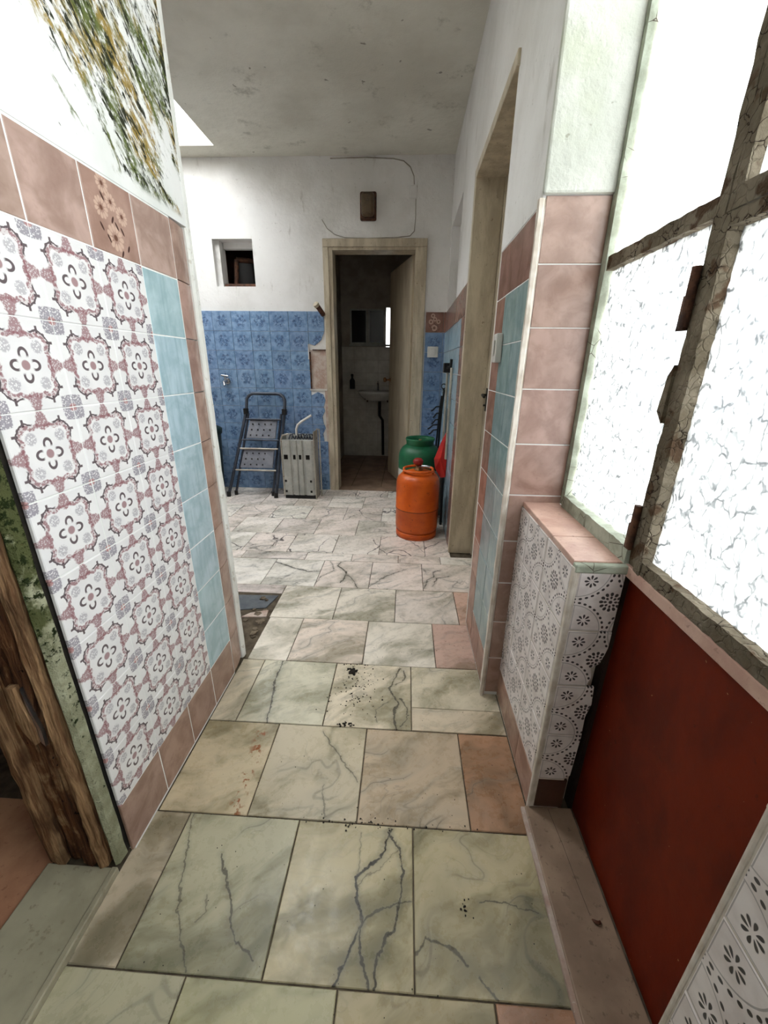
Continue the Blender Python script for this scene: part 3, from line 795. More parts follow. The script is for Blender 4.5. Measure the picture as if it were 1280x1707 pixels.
for x0, x1 in ((-.71, -.500), (-.490, -.285)):
    Q('pane', 'dark_pane', box(x0+.015, x1-.015, YB-.008, YB-.004, 1.405, 1.765))
    Q('casement', 'grey_enamel', MB().box(x0, x0+.018, YB-.02, YB-.001, 1.39, 1.78).box(x1-.018, x1, YB-.02, YB-.001, 1.39, 1.78).box(x0, x1, YB-.02, YB-.001, 1.39, 1.408).box(x0, x1, YB-.02, YB-.001, 1.762, 1.78))
Q('bright_pane', 'milky_glass', box(-.275, -.205, YB+.05, YB+.055, 1.36, 1.80))
Q('window_sill', 'grey_enamel', box(-.72, -.19, YB-.04, YB-.001, 1.365, 1.388), .002)
sink = empty('wash_basin', (-.36, YB, .83)); tag(sink, 'small white wash basin on brackets in the dark bathroom', 'basin')
R_ = lambda n, m_, mb, b=0.0: part(n, m_, sink, rel(mb, sink), b)
def basin():
    mb = MB(); n = 24; prof = [(.05, -.12), (.16, -.10), (.23, -.03), (.24, 0), (.22, .004), (.19, -.02), (.10, -.075), (.02, -.08)]
    vs = []
    for r_, z in prof:
        for k_ in range(n):
            a = 2*PI*k_/n; sx = math.copysign(abs(math.cos(a))**.7, math.cos(a)); sy_ = math.copysign(abs(math.sin(a))**.7, math.sin(a))
            vs.append((-.36 + r_*sx, YB-.20 + r_*.75*sy_, .845+z))
    fs = [(i*n+k_, i*n+(k_+1) % n, (i+1)*n+(k_+1) % n, (i+1)*n+k_) for i in range(len(prof)-1) for k_ in range(n)]
    fs += [tuple(range(n-1, -1, -1)), tuple((len(prof)-1)*n+k_ for k_ in range(n))]
    return mb.add(vs, fs, True)
R_('bowl', 'porcelain', basin())
for x in (-.50, -.24): R_('bracket', 'rust', MB().tube([(x, YB-.019, .70), (x, YB-.019, .76), (x, YB-.3, .76)], .010, 6))
R_('drain_pipe', 'black_metal', MB().tube([(-.33, YB-.2, .73), (-.33, YB-.2, .55), (-.30, YB-.06, .48), (-.29, YB-.04, .02)], .018, 8))
R_('tap', 'chrome', MB().tube([(-.36, YB-.05, .845), (-.36, YB-.05, .93), (-.36, YB-.09, .95), (-.36, YB-.14, .93)], .011, 8))
sp = empty('soap_bottle', (-.70, YB-.10, 0)); tag(sp, 'dark cleaning bottle hung by the basin in the bathroom', 'bottle')
sp.location = (-.69, YB-.04, .86)
part('bottle_body', 'black_metal', sp, MB().lathe([(.001, 0), (.032, 0), (.034, .01), (.034, .10), (.014, .13), (.014, .15), (.001, .15)], 0, 0, 16))
part('bottle_cap', 'black_metal', sp, MB().lathe([(.001, .15), (.017, .15), (.017, .18), (.001, .18)], 0, 0, 12))

# ------------------------------------------------------------------ right hand wall of kitchen with side door
XR = .31
zs_ = [0, 2.0, 2.6]
wall_right = struct(MB().box(XR+.0014, .47, 1.1564, 1.60, 0, 1.495).box(XR, .47, 1.158, 1.60, 1.495, 2.6)
                    .box(XR, .47, 1.60, 2.345, 2.0, 2.6).box(XR, .47, 2.345, YF, 0, 1.556)
                    .box(XR, .47, 2.345, 2.95, 1.556, 2.6).box(XR, .47, 2.95, 3.58, 2.13, 2.6).box(XR+.06, .47, 2.95, 3.58, 1.556, 2.13).box(XR, .47, 3.58, YF, 1.556, 2.6)
                    .build('wall_right', 'plaster'), 'whitewashed right kitchen wall with teal tiled pier and side door', 'wall')
XP = XR + .007
zt = [1.343, 1.194, 1.045, .896, .747, .598, .449, .300, .150, .006]
for i in range(9):
    h = zt[i]-zt[i+1]; low = i == 8
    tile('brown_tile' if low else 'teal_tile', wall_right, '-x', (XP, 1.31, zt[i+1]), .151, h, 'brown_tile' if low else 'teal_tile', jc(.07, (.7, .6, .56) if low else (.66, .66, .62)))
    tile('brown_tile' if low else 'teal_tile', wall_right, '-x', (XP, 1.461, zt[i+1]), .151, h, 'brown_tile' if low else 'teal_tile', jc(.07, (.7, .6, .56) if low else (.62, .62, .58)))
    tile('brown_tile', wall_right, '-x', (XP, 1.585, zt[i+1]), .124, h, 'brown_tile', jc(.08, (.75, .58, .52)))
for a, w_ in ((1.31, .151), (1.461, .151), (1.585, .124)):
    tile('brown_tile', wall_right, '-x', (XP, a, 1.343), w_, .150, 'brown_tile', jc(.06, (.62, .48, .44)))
# tiles further back, past the side door
for c in range(8):
    for r in range(10):
        z0 = 1.55 - .155*(r+1)
        nm, mt, cc = ('brown_tile', 'brown_tile', (.6, .5, .48)) if (r == 0 or c == 0) else ('teal_tile', 'teal_tile', (.75, .8, .86))
        tile(nm, wall_right, '-x', (XR, 2.54+.155*c, max(z0, .004)), .155, .153, mt, jc(.1, cc))
# pier: tiles facing the camera
zp = [1.508, 1.366, 1.222, 1.069, .918, .765, .614, .464, .314, .164, .012]
for i in range(10):
    tile('brown_tile', wall_right, '-y', (XR+.006, 1.162, zp[i+1]), .156, zp[i]-zp[i+1], 'brown_tile', jc(.05, (.84, .76, .74)), gap=.003)
bead(.300, .316, 1.148, 1.162, 1.50, wall_right, 'grout', 'grout_edge', .0012)
part('pier_plaster', 'mossy_plaster', wall_right, box(XR-.004, .475, 1.146, 1.162, 1.508, 2.6), .006)
# side door
door2 = struct(empty('door_2', (.38, 1.97, 0)), 'olive beige side door and frame in the right kitchen wall', 'door')
P2 = lambda n, m_, mb, b=0.0: part(n, m_, door2, rel(mb, door2), b)
P2('far_jamb', 'beige_paint', box(.300, .440, 2.335, 2.375, 0, 2.0), .004)
P2('jamb_stop', 'beige_paint', box(.440, .462, 2.318, 2.375, 0, 2.0), .003)
P2('near_jamb', 'beige_paint', box(.312, .462, 1.590, 1.615, 0, 2.0), .003)
P2('head', 'beige_paint', box(.300, .462, 1.590, 2.375, 1.975, 2.015), .003)
lf = P2('leaf', 'beige_paint', box(.445, .475, 1.61, 2.335, .01, 1.985), .003)
hw = MB().box(.437, .445, 2.275, 2.305, .90, 1.02).tube([(.445, 2.29, .985), (.415, 2.29, .985), (.41, 2.25, .985), (.41, 2.20, .98)], .007, 8).tube([(.438, 2.29, .93), (.425, 2.29, .93)], .006, 6)
hw.v = [(a-.38, b-1.97, c) for a, b, c in hw.v]
hw.build('lock_handle', 'black_metal', lf)

# ------------------------------------------------------------------ ceiling with skylight shaft
HOLES = [(-2.2, -1.43, 2.30, 3.49), (-1.35, -.40, 1.45, 2.19)]  # second opening is an added, unseen skylight that brightens the kitchen floor
cl = MB()
gx = [-2.5, -2.2, -1.43, -1.35, -.40, .60]; gy = [-1.3, 1.45, 2.19, 2.30, 3.49, YF+.14]
for i in range(5):
    for j in range(5):
        if (i, j) in ((1, 3), (3, 1)): continue
        cl.box(gx[i], gx[i+1], gy[j], gy[j+1], 2.6, 2.72)
ceiling = struct(cl.build('ceiling', 'ceiling_plaster'), 'grey stained plaster ceiling with a skylight opening', 'ceiling')
for k_, (SX0, SX1, SY0, SY1) in enumerate(HOLES):
    ZS = (2.97, 3.40)[k_]
    sky = struct(empty('window_%d' % (3 if k_ == 0 else 6), ((SX0+SX1)/2, (SY0+SY1)/2, 2.72)), ('bright skylight shaft in the ceiling near the far wall', 'unseen second skylight added above the kitchen entrance to brighten the floor')[k_], 'skylight')
    part('shaft', 'plaster', sky, rel(MB().box(SX0-.06, SX0, SY0-.06, SY1+.06, 2.72, ZS).box(SX1, SX1+.06, SY0-.06, SY1+.06, 2.72, ZS).box(SX0, SX1, SY0-.06, SY0, 2.72, ZS).box(SX0, SX1, SY1, SY1+.06, 2.72, ZS), sky))
    part('pane', 'clear_glass', sky, rel(box(SX0-.05, SX1+.05, SY0-.05, SY1+.05, ZS, ZS+.004), sky))
struct(box(-2.5, -2.4, 1.3, 3.8, 0, 2.6).build('wall_kitchen_left', 'plaster'), 'white left wall of the kitchen, out of sight', 'wall')
struct(box(-.80, .60, -1.3, -1.2, 0, 2.6).build('wall_back', 'plaster'), 'white wall closing the corridor behind the viewer', 'wall')
# ------------------------------------------------------------------ low tiled walls under the window
TT = .153
low1 = struct(MB().box(.3614, .440, .7564, .790, 0, .728).box(.3614, .470, .790, 1.155, 0, .728).build('wall_low_far', 'grout'), 'low wall with dotted tiles and a ledge under the window', 'low wall')
for r in range(4):
    z0 = .119 + TT*r
    for c in range(3):
        y1 = .768 + TT*(c+1); w_ = TT if y1 < 1.158 else TT-(y1-1.156)
        y1 = min(y1, 1.156)
        tile('dotted_tile', low1, '-x', (.367, y1, z0), w_, TT, 'dotted_tile', gap=.002, a=TT-w_)
    poly = None
    W = .096
    if r == 2: poly = [(.001, .001), (.066, .001), (.074, .026), (.068, .052), (.086, .066), (.092, .09), (W, .11), (W, .152), (.001, .152)]
    if r == 1: poly = [(.001, .001), (W-.012, .001), (W-.014, .06), (W-.006, .1), (W-.010, .152), (.001, .152)]
    if r == 0: poly = [(.001, .001), (.066, .001), (.072, .010), (W-.016, .014), (W-.012, .152), (.001, .152)]
    tile('dotted_tile', low1, '-y', (.372, .762, z0), W, TT, 'dotted_tile', gap=.002, poly=poly)
for c in range(3):
    y1 = .762 + .131*(c+1); tile('brown_tile', low1, '-x', (.367, y1, .004), .131, .114, 'brown_tile', jc(.05, (.82, .72, .66)))
tile('dark_brown_tile', low1, '-y', (.374, .762, .012), .076, .104, 'dark_brown_tile')
for a, b in ((.768, .90), (.90, 1.03), (1.03, 1.16)):
    tile('ledge_tile', low1, '+z', (.362, a, .728), .106, b-a, 'pink_stone', gap=.002, th=.016)
part('ledge_plaster', 'green_grey_paint', low1, box(.360, .470, .752, .769, .722, .742), .004)
part('corner_plaster', 'grout', low1, box(.3585, .3680, .7535, .765, .0, .735), .003)
low2 = struct(box(.3614, .470, -1.2, .278, 0, .722).build('wall_low_near', 'grout'), 'near low wall with dotted tiles at the lower right', 'low wall')
for r in range(4):
    for c in range(4):
        tile('dotted_tile', low2, '-x', (.367, .276-TT*c, .119+TT*r-.012), TT, TT, 'dotted_tile', gap=.002)
part('edge_plaster', 'grout', low2, box(.3595, .370, .2765, .284, 0, .726), .003)
part('cap', 'grout', low2, box(.358, .475, -1.2, .284, .722, .734), .004)
for c in range(4): tile('brown_tile', low2, '-x', (.367, .276-TT*c, .004), TT, .101, 'brown_tile', jc(.05, (.82, .72, .66)))
# door sill slab
ts = struct(box(.352, .474, .285, .756, -.005, .013).build('trim_3', 'sill_stone', bevel=.003), 'brownish stone door sill at the foot of the brown panel', 'door sill')
part('sill_lip', 'exposed_mortar', ts, box(.342, .354, .285, .756, -.006, .009), .002)
part('sill_crack', 'dirt', ts, MB().tube([(.412, .75, .0122), (.421, .66, .0122), (.424, .60, .0122), (.43, .53, .0122)], .0012, 4))
# ------------------------------------------------------------------ window over the ledge and glazed door
WX0, WX1 = .470, .505
window = struct(empty('window_4', (.487, .95, .745)), 'tall rippled glass window in peeling grey frame above the ledge', 'window')
def wv(n, m_, mb, b=.003): return part(n, m_, window, rel(mb, window), b)
def strip(y0, y1, z0, z1, x0=WX0, x1=WX1, n=24, amp=.0012):
    """a painted bar with uneven, flaking edges along its length"""
    mb = MB(); ver = (z1-z0) > (y1-y0); vs = []
    j = lambda: random.uniform(-amp, amp)
    for i in range(n+1):
        t = i/n
        if ver:
            z = z0+(z1-z0)*t; vs += [(x0+j()*.5, y0+j(), z), (x0+j()*.5, y1+j(), z), (x1, y1+j(), z), (x1, y0+j(), z)]
        else:
            y_ = y0+(y1-y0)*t; vs += [(x0+j()*.5, y_, z1+j()), (x0+j()*.5, y_, z0+j()), (x1, y_, z0+j()), (x1, y_, z1+j())]
    fs = [(i*4+k_, i*4+(k_+1) % 4, (i+1)*4+(k_+1) % 4, (i+1)*4+k_) for i in range(n) for k_ in range(4)]
    fs += [(3, 2, 1, 0), tuple(n*4+k_ for k_ in range(4))]
    if ver: fs = [tuple(reversed(f)) for f in fs]
    return mb.add(vs, [tuple(reversed(f)) for f in fs])
ZT0, ZT1, ZW = 1.345, 1.374, 2.36
wv('post', 'green_grey_paint', strip(1.130, 1.157, .745, ZW), 0)
wv('mullion', 'peeling_paint', strip(.741, .763, .745, ZW, n=60, amp=.0016), 0)
wv('transom', 'peeling_paint', strip(.765, 1.122, ZT0, ZT1), 0)
wv('bottom_rail', 'green_grey_paint', strip(.765, 1.122, .742, .779, x0=.462, n=30, amp=.0014), 0)
wv('top_rail', 'peeling_paint', strip(.737, 1.157, ZW, ZW+.05), 0)
wv('rippled_pane', 'rippled_glass', box(.488, .492, .763, 1.125, .782, ZT0+.004), 0)
wv('upper_pane', 'milky_glass', box(.488, .492, .763, 1.125, ZT1-.004, ZW), 0)
for z in (1.235, .825):
    h = wv('hinge', 'rust', MB().tube([(.464, .765, z-.045), (.464, .765, z+.045)], .0075, 8).box(.462, .472, .7615, .780, z-.05, z+.004), 0)
wv('paint_flake', 'peeling_paint', MB().prism([(.764, 1.03), (.783, 1.05), (.776, 1.11), (.764, 1.13)], .465, .474, 'x'), 0)
door3 = struct(empty('door_3', (.487, .50, 0)), 'glazed door with rippled pane above a red brown panel', 'door')
def dv(n, m_, mb, b=.003): return part(n, m_, door3, rel(mb, door3), b)
dv('stile', 'peeling_paint', strip(.718, .738, .74, ZT0-.004, x0=.466, n=60, amp=.0016), 0)
dv('stile', 'peeling_paint', strip(.268, .305, .74, ZT0-.006, x0=.466), 0)
dv('rail', 'peeling_paint', strip(.300, .72, .742, .770, x0=.468, n=30, amp=.0016), 0)
dv('rail', 'peeling_paint', strip(.300, .72, ZT0-.024, ZT0-.006, x0=.466), 0)
dv('rippled_pane', 'rippled_glass', box(.488, .492, .30, .722, .766, ZT0-.02), 0)
dv('drip_ledge', 'pink_stone', box(.466, .492, .285, .772, .718, .742), .002)
dv('brown_panel', 'brown_panel', box(.482, .505, .20, .780, .0, .720), .002)
dv('shadow_edge', 'dark_wood', box(.472, .505, .764, .800, .0, .72), 0)  # jamb strip coloured dark for the shadow between low wall and panel
fan = struct(empty('window_5', (.487, .30, ZT0)), 'fixed milky panes above and beside the glazed door', 'window')
def fv(n, m_, mb, b=.003): return part(n, m_, fan, rel(mb, fan), b)
fv('transom', 'peeling_paint', strip(-.60, .737, ZT0, ZT1), 0)
fv('bar', 'peeling_paint', strip(.716, .739, ZT1, ZW), 0)
fv('bar', 'peeling_paint', strip(.235, .268, .734, ZW), 0)
fv('top_rail', 'peeling_paint', strip(-.60, .737, ZW, ZW+.05), 0)
fv('upper_pane', 'milky_glass', box(.488, .492, .266, .720, ZT1-.004, ZW), 0)
fv('upper_pane', 'milky_glass', box(.488, .492, -.60, .237, ZT1-.004, ZW), 0)
fv('rippled_pane', 'rippled_glass', box(.488, .492, -.60, .237, .732, ZT0+.004), 0)
struct(MB().box(.470, .60, -1.3, -.60, 0, 2.6).box(.470, .60, -.60, 1.16, ZW+.05, 2.6).box(.506, .60, .765, 1.16, 0, .742).box(.506, .60, -.6, .235, 0, .732).box(.47, .60, 1.158, YF+.14, 0, 2.6).build('wall_right_outer', 'plaster'), 'outer wall around the corridor window', 'wall')
struct(box(.60, 9, -8, 12, -.3, -.1).build('floor_outside', 'concrete'), 'pale concrete yard outside the frosted window', 'ground')

# ================================================================== THINGS
# ------------------------------------------------------------------ step ladder
lad = empty('step_ladder', (-1.33, 3.42, 0)); tag(lad, 'folded dark grey step ladder leaning against the blue tiles', 'ladder')
L = lambda n, m_, mb, b=0.0, par=None: part(n, m_, par or lad, rel(mb, lad), b)
def ly(z, y0=3.36, y1=3.60): return y0 + (y1-y0)*z/.9
def lx(z, s): return (-1.585 + .165*min(z, .75)/.75) if s < 0 else (-1.150 + .075*min(z, .75)/.75)
# front frame with rounded top loop
loop = [(lx(0, -1), ly(.02), .02), (lx(.40, -1), ly(.4), .40), (lx(.75, -1), ly(.75), .75)]
c0 = (-1.42, .82); 
for i in range(1, 6):
    a = PI - PI/2*i/5; loop.append((-1.350+.07*math.cos(a), ly(.82+.07*math.sin(a)), .82+.07*math.sin(a)))
for i in range(0, 6):
    a = PI/2 - PI/2*i/5; loop.append((-1.143+.07*math.cos(a), ly(.82+.07*math.sin(a)), .82+.07*math.sin(a)))
loop += [(lx(.75, 1), ly(.75), .75), (lx(.4, 1), ly(.4), .4), (lx(0, 1), ly(.02), .02)]
L('front_frame', 'dark_metal', MB().tube(loop, .014, 8))
for s in (-1, 1):
    o_ = .045*(-s)
    L('rear_leg', 'dark_metal', MB().tube([(lx(0, s)+o_, ly(0)+.06, .02), (lx(.4, s)+o_*.8, ly(.4)+.02, .4), (lx(.7, s)+o_*.6, ly(.7)+.01, .72)], .011, 8))
    L('foot', 'black_metal', MB().tube([(lx(0, s), ly(0), 0), (lx(0, s), ly(.03), .045)], .019, 8))
    L('foot', 'black_metal', MB().tube([(lx(0, s)+o_, ly(0)+.06, 0), (lx(0, s)+o_, ly(0)+.06, .04)], .016, 8))
    L('bracket', 'black_metal', MB().box(lx(.74, s)-.018, lx(.74, s)+.018, ly(.74)-.02, ly(.74)+.012, .715, .765))
def tread(z0, z1, inset, mat):
    mb = MB(); a, b = lx(z0, -1)+inset, lx(z0, 1)-inset; c, d = lx(z1, -1)+inset, lx(z1, 1)-inset
    vs = [(a, ly(z0)-.02, z0), (b, ly(z0)-.02, z0), (d, ly(z1)-.012, z1), (c, ly(z1)-.012, z1)]
    vs += [(x, y_+.018, z) for x, y_, z in vs]
    return mb.add(vs, [(0, 1, 2, 3), (7, 6, 5, 4), (0, 4, 5, 1), (1, 5, 6, 2), (2, 6, 7, 3), (3, 7, 4, 0)])
for z0, z1 in ((.512, .668), (.26, .42)):
    t_ = L('tread', 'grey_plastic', tread(z0, z1, .055, 0), .004)
    st = MB()
    for i in range(4):
        for j in range(3):
            z = z0 + (z1-z0)*(j+.6)/3.3; x = lx(z, -1)+.09 + i*.055
            st.box(x-.005, x+.005, ly(z)-.0235, ly(z)-.017, z-.006, z+.006)
    tag(part('grip_studs', 'black_metal', t_, rel(st, lad)), 'dark studs on the tread', kind='stuff')
for z in (.50, .425, .24, .675):
    L('rung_bar', 'pale_metal' if z in (.425, .24) else 'dark_metal', MB().tube([(lx(z, -1)+.02, ly(z)-.02, z), (lx(z, 1)-.02, ly(z)-.02, z)], .008, 6))
# ------------------------------------------------------------------ grey metal unit with ribbed front
un = empty('metal_heater', (-.92, 3.42, 0)); tag(un, 'worn grey ribbed metal heater casing standing beside the step ladder', 'heater')
U = lambda n, m_, mb, b=0.0, par=None: part(n, m_, par or un, rel(mb, un), b)
X0, X1 = -1.060, -.785; YU = 3.35
def ribbed():
    mb = MB(); ribs = [X0, -1.055, -1.05, -.992, -.985, -.975, -.968, -.935, -.930, -.925, -.920, -.887, -.880, -.870, -.863, -.81, -.805, X1]
    dep = [.012, 0, 0, 0, .012, .012, 0, 0, .010, .010, 0, 0, .012, .012, 0, 0, 0, .012]
    poly = [(x, YU+d) for x, d in zip(ribs, dep)] + [(X1, YU+.04), (X0, YU+.04)]
    return mb.prism(poly, .035, .525)
fp = U('front_panel', 'grey_enamel', ribbed())
for x in (-1.03, -.955, -.905, -.838):
    s = .017 if x in (-1.03, -.838) else .011
    U('slot', 'dark_pane', box(x-s, x+s, YU-.0015, YU+.0005, .36, .40), 0, fp)
for x in (-1.045, -.82):
    for z in (.165, .07): U('slot', 'dark_pane', box(x-.009, x+.009, YU-.0015, YU+.0005, z-.010, z+.010), 0, fp)
U('side_panel', 'grey_enamel', box(X0-.006, X0, YU+.02, YU+.16, .0, .55), .002)
U('side_panel', 'pale_metal', box(X1, X1+.008, YU+.005, YU+.16, .0, .60), .002)
U('rear_panel', 'grey_enamel', box(X0, X1, YU+.15, YU+.158, .02, .56), .001)
U('edge_rail', 'pale_metal', MB().tube([(X1+.035, YU+.10, .0), (X1+.035, YU+.10, .61), (X1+.012, YU+.10, .61)], .007, 6))
U('edge_rail', 'pale_metal', MB().tube([(X0-.006, YU+.01, .02), (X0-.006, YU+.01, .53), (X0+.01, YU+.01, .565), (X0+.06, YU+.02, .575)], .008, 6))
U('base_rail', 'black_metal', box(X0, X1, YU+.01, YU+.15, .0, .03))
co = MB()
for i in range(9):
    x = X0+.05+i*.025
    co.tube([(x, YU+.06, .525), (x+.01, YU+.07, .56+.012*math.sin(i*2.1)), (x+.025, YU+.09, .565), (x+.03, YU+.11, .525)], .006, 6)
tag(U('coil', 'dark_metal', co), 'tangled dark wire coil showing at the open top', kind='stuff')
U('bent_rod', 'white_plastic', MB().tube([(-.945, YU+.08, .52), (-.945, YU+.08, .61), (-.93, YU+.08, .645), (-.90, YU+.08, .672), (-.81, YU+.09, .728)], .010, 8))
# ------------------------------------------------------------------ green bin
bn = empty('plastic_bin', (-1.80, 3.40, 0)); tag(bn, 'dark green plastic bin half hidden behind the left partition', 'bin')
part('bin_body', 'dark_green_plastic', bn, MB().lathe([(.001, 0), (.145, 0), (.15, .01), (.178, .55), (.19, .56), (.19, .585), (.178, .59), (.17, .57), (.14, .03), (.001, .03)], 0, 0, 28))
part('bin_lid', 'dark_green_plastic', bn, MB().lathe([(.192, .585), (.192, .60), (.15, .625), (.06, .635), (.001, .635)], 0, 0, 28))
# ------------------------------------------------------------------ gas bottles
def gas_bottle(x, y_, R, H, name, label, top_mat, body_mat, split):
    g_ = empty(name, (x, y_, 0)); tag(g_, label, 'gas bottle')
    q = lambda n, m_, mb, b=0.0, par=None: part(n, m_, par or g_, mb, b)
    sh = [(R, H*.80), (R*.985, H*.84), (R*.93, H*.885), (R*.82, H*.925), (R*.66, H*.955), (R*.45, H*.975), (R*.2, H*.985), (.001, H*.985)]
    low = [(R*.90, .0), (R*.92, .004), (R*.92, .045), (R*.985, .058), (R, .075)]
    mid = [(R, H*.42), (R*1.012, H*.425), (R*1.012, H*.445), (R, H*.45)]
    if split:
        q('body', body_mat, MB().lathe(low + mid + [(R, H*.78)], 0, 0, 40))
        q('shoulder', top_mat, MB().lathe([(R*1.001, H*.66), (R*1.001, H*.80)] + sh[1:], 0, 0, 40))
    else:
        q('body', body_mat, MB().lathe(low + mid + sh, 0, 0, 40))
    return g_, q
gb, q = gas_bottle(.098, 2.645, .148, .475, 'gas_bottle', 'orange gas bottle standing in front of the green one', 'orange_paint', 'orange_paint', False)
q('weld_seam', 'rust', MB().lathe([(.1475, .203), (.1503, .205), (.1503, .2085), (.1475, .2105)], 0, 0, 40))
q('foot_ring', 'orange_paint', MB().lathe([(.139, 0), (.143, 0), (.143, .042), (.139, .042)], 0, 0, 40))
for a0 in (200, 20):
    ring = [(.105*math.cos(math.radians(a0+a)), .105*math.sin(math.radians(a0+a)), .472) for a in range(0, 141, 14)]
    up = [(ring[0][0], ring[0][1], .43)] + ring + [(ring[-1][0], ring[-1][1], .43)]
    q('guard_handle', 'orange_paint', MB().tube(up, .009, 8))
val = q('valve', 'brass', MB().lathe([(.001, .455), (.03, .455), (.03, .475), (.02, .48), (.02, .515), (.001, .515)], 0, 0, 16))
q('regulator', 'red_knob', MB().lathe([(.001, .505), (.028, .507), (.034, .517), (.034, .535), (.022, .547), (.001, .55)], -.005, 0, 20), 0, val)
q('outlet', 'chrome', MB().tube([(.0, -.01, .495), (.05, -.03, .50), (.075, -.035, .495)], .011, 8), 0, val)
q('grip_slot', 'dark_wood', MB().tube([(-.075, -.085, .418), (-.02, -.108, .412), (.035, -.106, .412)], .0075, 6))
gg, q = gas_bottle(.115, 3.02, .160, .60, 'gas_bottle', 'tall gas bottle with green shoulder over white body behind the orange one', 'green_paint', 'white_paint', True)
q('collar', 'green_paint', MB().lathe([(.088, .53), (.100, .55), (.105, .60), (.112, .615), (.108, .625), (.100, .61), (.092, .56)], 0, 0, 28))
q('valve', 'brass', MB().lathe([(.001, .58), (.02, .58), (.02, .60), (.012, .605), (.012, .612), (.001, .612)], 0, 0, 14))
# ------------------------------------------------------------------ cleaning tools by right wall
dp = empty('dustpan', (.262, 2.83, .40)); tag(dp, 'red long handled dustpan hanging by the door frame behind the orange bottle', 'dustpan')
pan = MB()
pts = [(.297, 2.815, .725), (.248, 2.835, .60), (.214, 2.842, .50), (.226, 2.842, .43), (.268, 2.835, .365), (.299, 2.80, .38), (.300, 2.80, .56)]
c = Vector((.255, 2.800, .52)); vs = [Vector(p_) for p_ in pts]; n_ = len(vs)
vv = vs + [c] + [v_+Vector((0, .014, 0)) for v_ in vs] + [c+Vector((0, .014, 0))]
fs = [(i, (i+1) % n_, n_) for i in range(n_)] + [(n_+1+(i+1) % n_, n_+1+i, 2*n_+1) for i in range(n_)] + [((i+1) % n_, i, n_+1+i, n_+1+(i+1) % n_) for i in range(n_)]
pan.add(vv, fs)
part('scoop', 'red_plastic', dp, rel(pan, dp), .002)
part('handle', 'black_metal', dp, rel(MB().tube([(.288, 2.83, .0), (.284, 2.835, .40)], .010, 8).tube([(.288, 2.835, .60), (.292, 2.84, .86)], .008, 8), dp))
fk = empty('fire_tongs', (.27, 3.22, 0)); tag(fk, 'black iron fire tools with hooked prongs leaning in the corner behind the gas bottles', 'fire tools')
K = lambda n, m_, mb: part(n, m_, fk, rel(mb, fk))
K('shaft', 'black_metal', MB().tube([(.272, 3.21, .0), (.268, 3.22, .45), (.278, 3.22, .80), (.290, 3.22, .955), (.283, 3.22, .975)], .008, 8))
K('shaft', 'black_metal', MB().tube([(.245, 3.21, .0), (.250, 3.22, .5), (.268, 3.22, .86), (.276, 3.22, .92)], .007, 8))
for z, w_ in ((.84, .075), (.79, .055), (.74, .06), (.70, .085), (.66, .07)):
    xx = .262 + (z-.7)*.08
    K('prong', 'black_metal', MB().tube([(xx, 3.22, z), (xx-w_*.5, 3.215, z-.004), (xx-w_*.85, 3.21, z-.03), (xx-w_, 3.205, z-.035)], .006, 6))
K('hanging_ring', 'black_metal', MB().tube([(.285+.018*math.cos(t_*PI/5), 3.22, .99+.018*math.sin(t_*PI/5)) for t_ in range(11)], .004, 6))
# ------------------------------------------------------------------ wall fittings
wl = empty('wall_lamp', (-.335, YF, 2.28)); tag(wl, 'brown oblong bulkhead wall lamp above the bathroom doorway', 'lamp')
wl_ = lambda n, m_, mb, b: part(n, m_, wl, rel(mb, wl), b)
wl_('lamp_base', 'rust', box(-.398, -.272, YF-.025, YF-.0005, 2.185, 2.375), .012)
wl_('lamp_glass', 'lamp_shade', box(-.384, -.286, YF-.085, YF-.025, 2.203, 2.357), .022)
wl_('lamp_band', 'rust', box(-.392, -.278, YF-.040, YF-.026, 2.195, 2.365), .004)
tp = empty('wall_tap', (-1.61, YF, 1.0)); tag(tp, 'chrome bib tap on the blue tiles above the step ladder', 'tap')
t2 = lambda n, m_, mb: part(n, m_, tp, rel(mb, tp))
t2('tap_body', 'chrome', MB().tube([(-1.60, YF-.008, .99), (-1.60, YF-.06, .99), (-1.595, YF-.10, .985), (-1.585, YF-.115, .955)], [.014, .013, .012, .011], 10))
t2('rosette', 'chrome', MB().tube([(-1.60, YF-.0085, .99), (-1.60, YF-.015, .99)], .026, 14))
t2('tap_handle', 'chrome', MB().tube([(-1.60, YF-.055, .99), (-1.60, YF-.055, 1.035)], .008, 8).tube([(-1.632, YF-.055, 1.04), (-1.568, YF-.055, 1.032)], .008, 8))
pp = empty('pipe_stub', (-.735, YF, 1.56)); tag(pp, 'short brown pipe stub sticking out of the wall left of the bathroom door', 'pipe')
part('pipe', 'rust', pp, rel(MB().tube([(-.715, YF-.009, 1.53), (-.74, YF-.07, 1.575), (-.752, YF-.09, 1.59)], .020, 12), pp))
part('pipe_mouth', 'beige_paint', pp, rel(MB().tube([(-.749, YF-.084, 1.586), (-.757, YF-.098, 1.60)], .024, 12), pp))
sw = empty('light_switch', (.212, YF-.008, 1.249)); tag(sw, 'white square light switch on blue tiles right of the bathroom door', 'switch')
part('plate', 'white_plastic', sw, MB().box(-.045, .045, -.012, -.0002, -.043, .043), .004)
part('rocker', 'white_plastic', sw, MB().box(-.022, .022, -.018, -.012, -.026, .026), .003)
sw2 = empty('light_switch', (.31, 1.447, 1.185)); tag(sw2, 'white narrow light switch on the teal tiled pier beside the side door', 'switch')
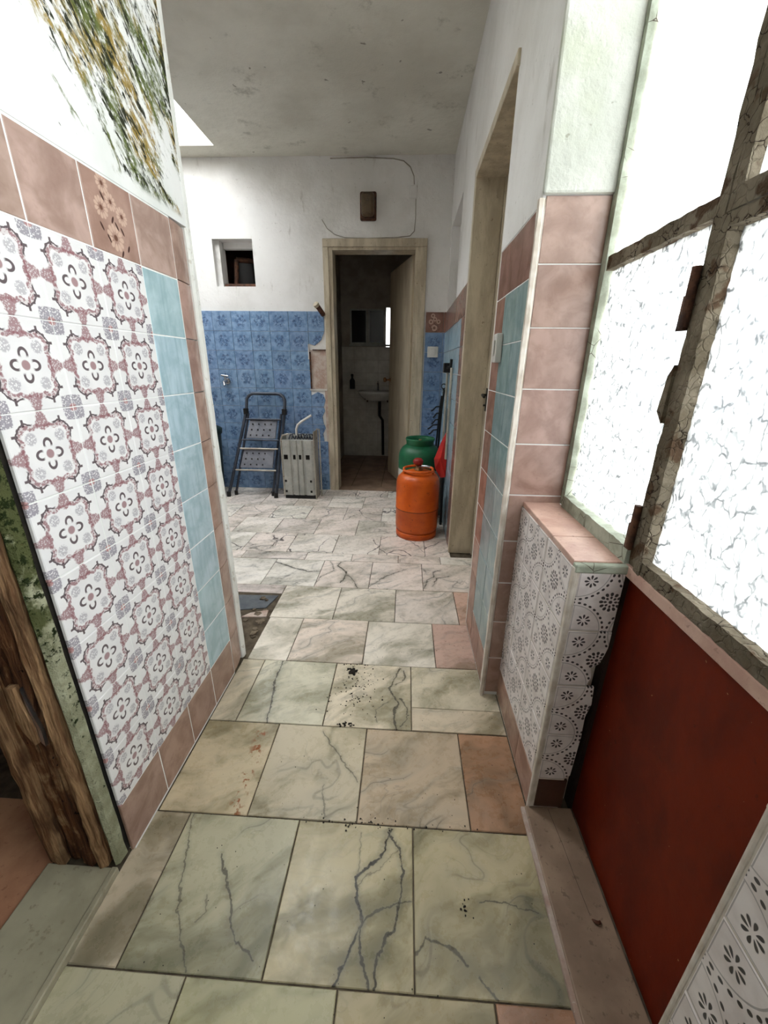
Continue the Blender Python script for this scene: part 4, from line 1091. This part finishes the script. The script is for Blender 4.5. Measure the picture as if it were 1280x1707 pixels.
part('plate', 'white_plastic', sw2, MB().box(-.022, -.0005, -.022, .022, -.045, .045), .004)
part('rocker', 'white_plastic', sw2, MB().box(-.028, -.022, -.012, .012, -.024, .024), .002)
vl = empty('wall_valve', (.303, 3.02, 1.124)); tag(vl, 'black stop valve with pipes on the right kitchen wall', 'valve')
part('valve_box', 'black_metal', vl, MB().box(-.045, -.001, -.04, .03, -.032, .032), .004)
part('lever', 'black_metal', vl, MB().tube([(-.02, -.04, 0), (-.02, -.25, .002), (-.02, -.27, .05)], .009, 8))
part('pipe', 'pale_metal', vl, MB().tube([(-.015, 0, -.03), (-.015, 0, -1.118)], .009, 8))
part('pipe', 'pale_metal', vl, MB().tube([(-.015, -.27, .0), (-.015, -.27, -.60)], .009, 8))
wm = tag(MB().tube([(.430, .523, .0165), (.434, .519, .0175), (.440, .517, .0175), (.445, .519, .0165), (.446, .522, .0165)], [.001, .003, .0035, .003, .001], 8).build('dry_twig', 'worm_brown', origin=(.438, .519, .013)), 'tiny curled brown twig on the stone door sill', 'twig')
# ------------------------------------------------------------------ dirt on the floor
d_ = MB()
def crumb(x, y_, s):
    d_.prism([(x+s*math.cos(a)*random.uniform(.6, 1.2), y_+s*math.sin(a)*random.uniform(.6, 1.2)) for a in (0, 1.3, 2.5, 3.8, 5.1)], .0005, .0008+s*.5)
for i in range(150):
    crumb(random.gauss(-.155, .04), min(max(random.gauss(1.16, .075), .99), 1.275), random.uniform(.0008, .003))
for i in range(26): crumb(random.gauss(-.175, .010), random.gauss(1.235, .008), random.uniform(.003, .007))
for i in range(18): crumb(random.gauss(-.17, .014), random.gauss(.99, .004), random.uniform(.002, .004))
for i in range(46): crumb(random.gauss(-.06, .10), random.gauss(.69, .008), random.uniform(.001, .003))
for i in range(170): crumb(random.uniform(-.5, .33), random.uniform(.35, 1.5), random.uniform(.0006, .0016))
for i in range(12): crumb(random.gauss(.165, .012), random.gauss(.53, .010), random.uniform(.001, .0025))
tag(d_.build('floor_dirt', 'dirt'), 'dark crumbs of dirt scattered over the corridor marble', 'dirt', kind='stuff')
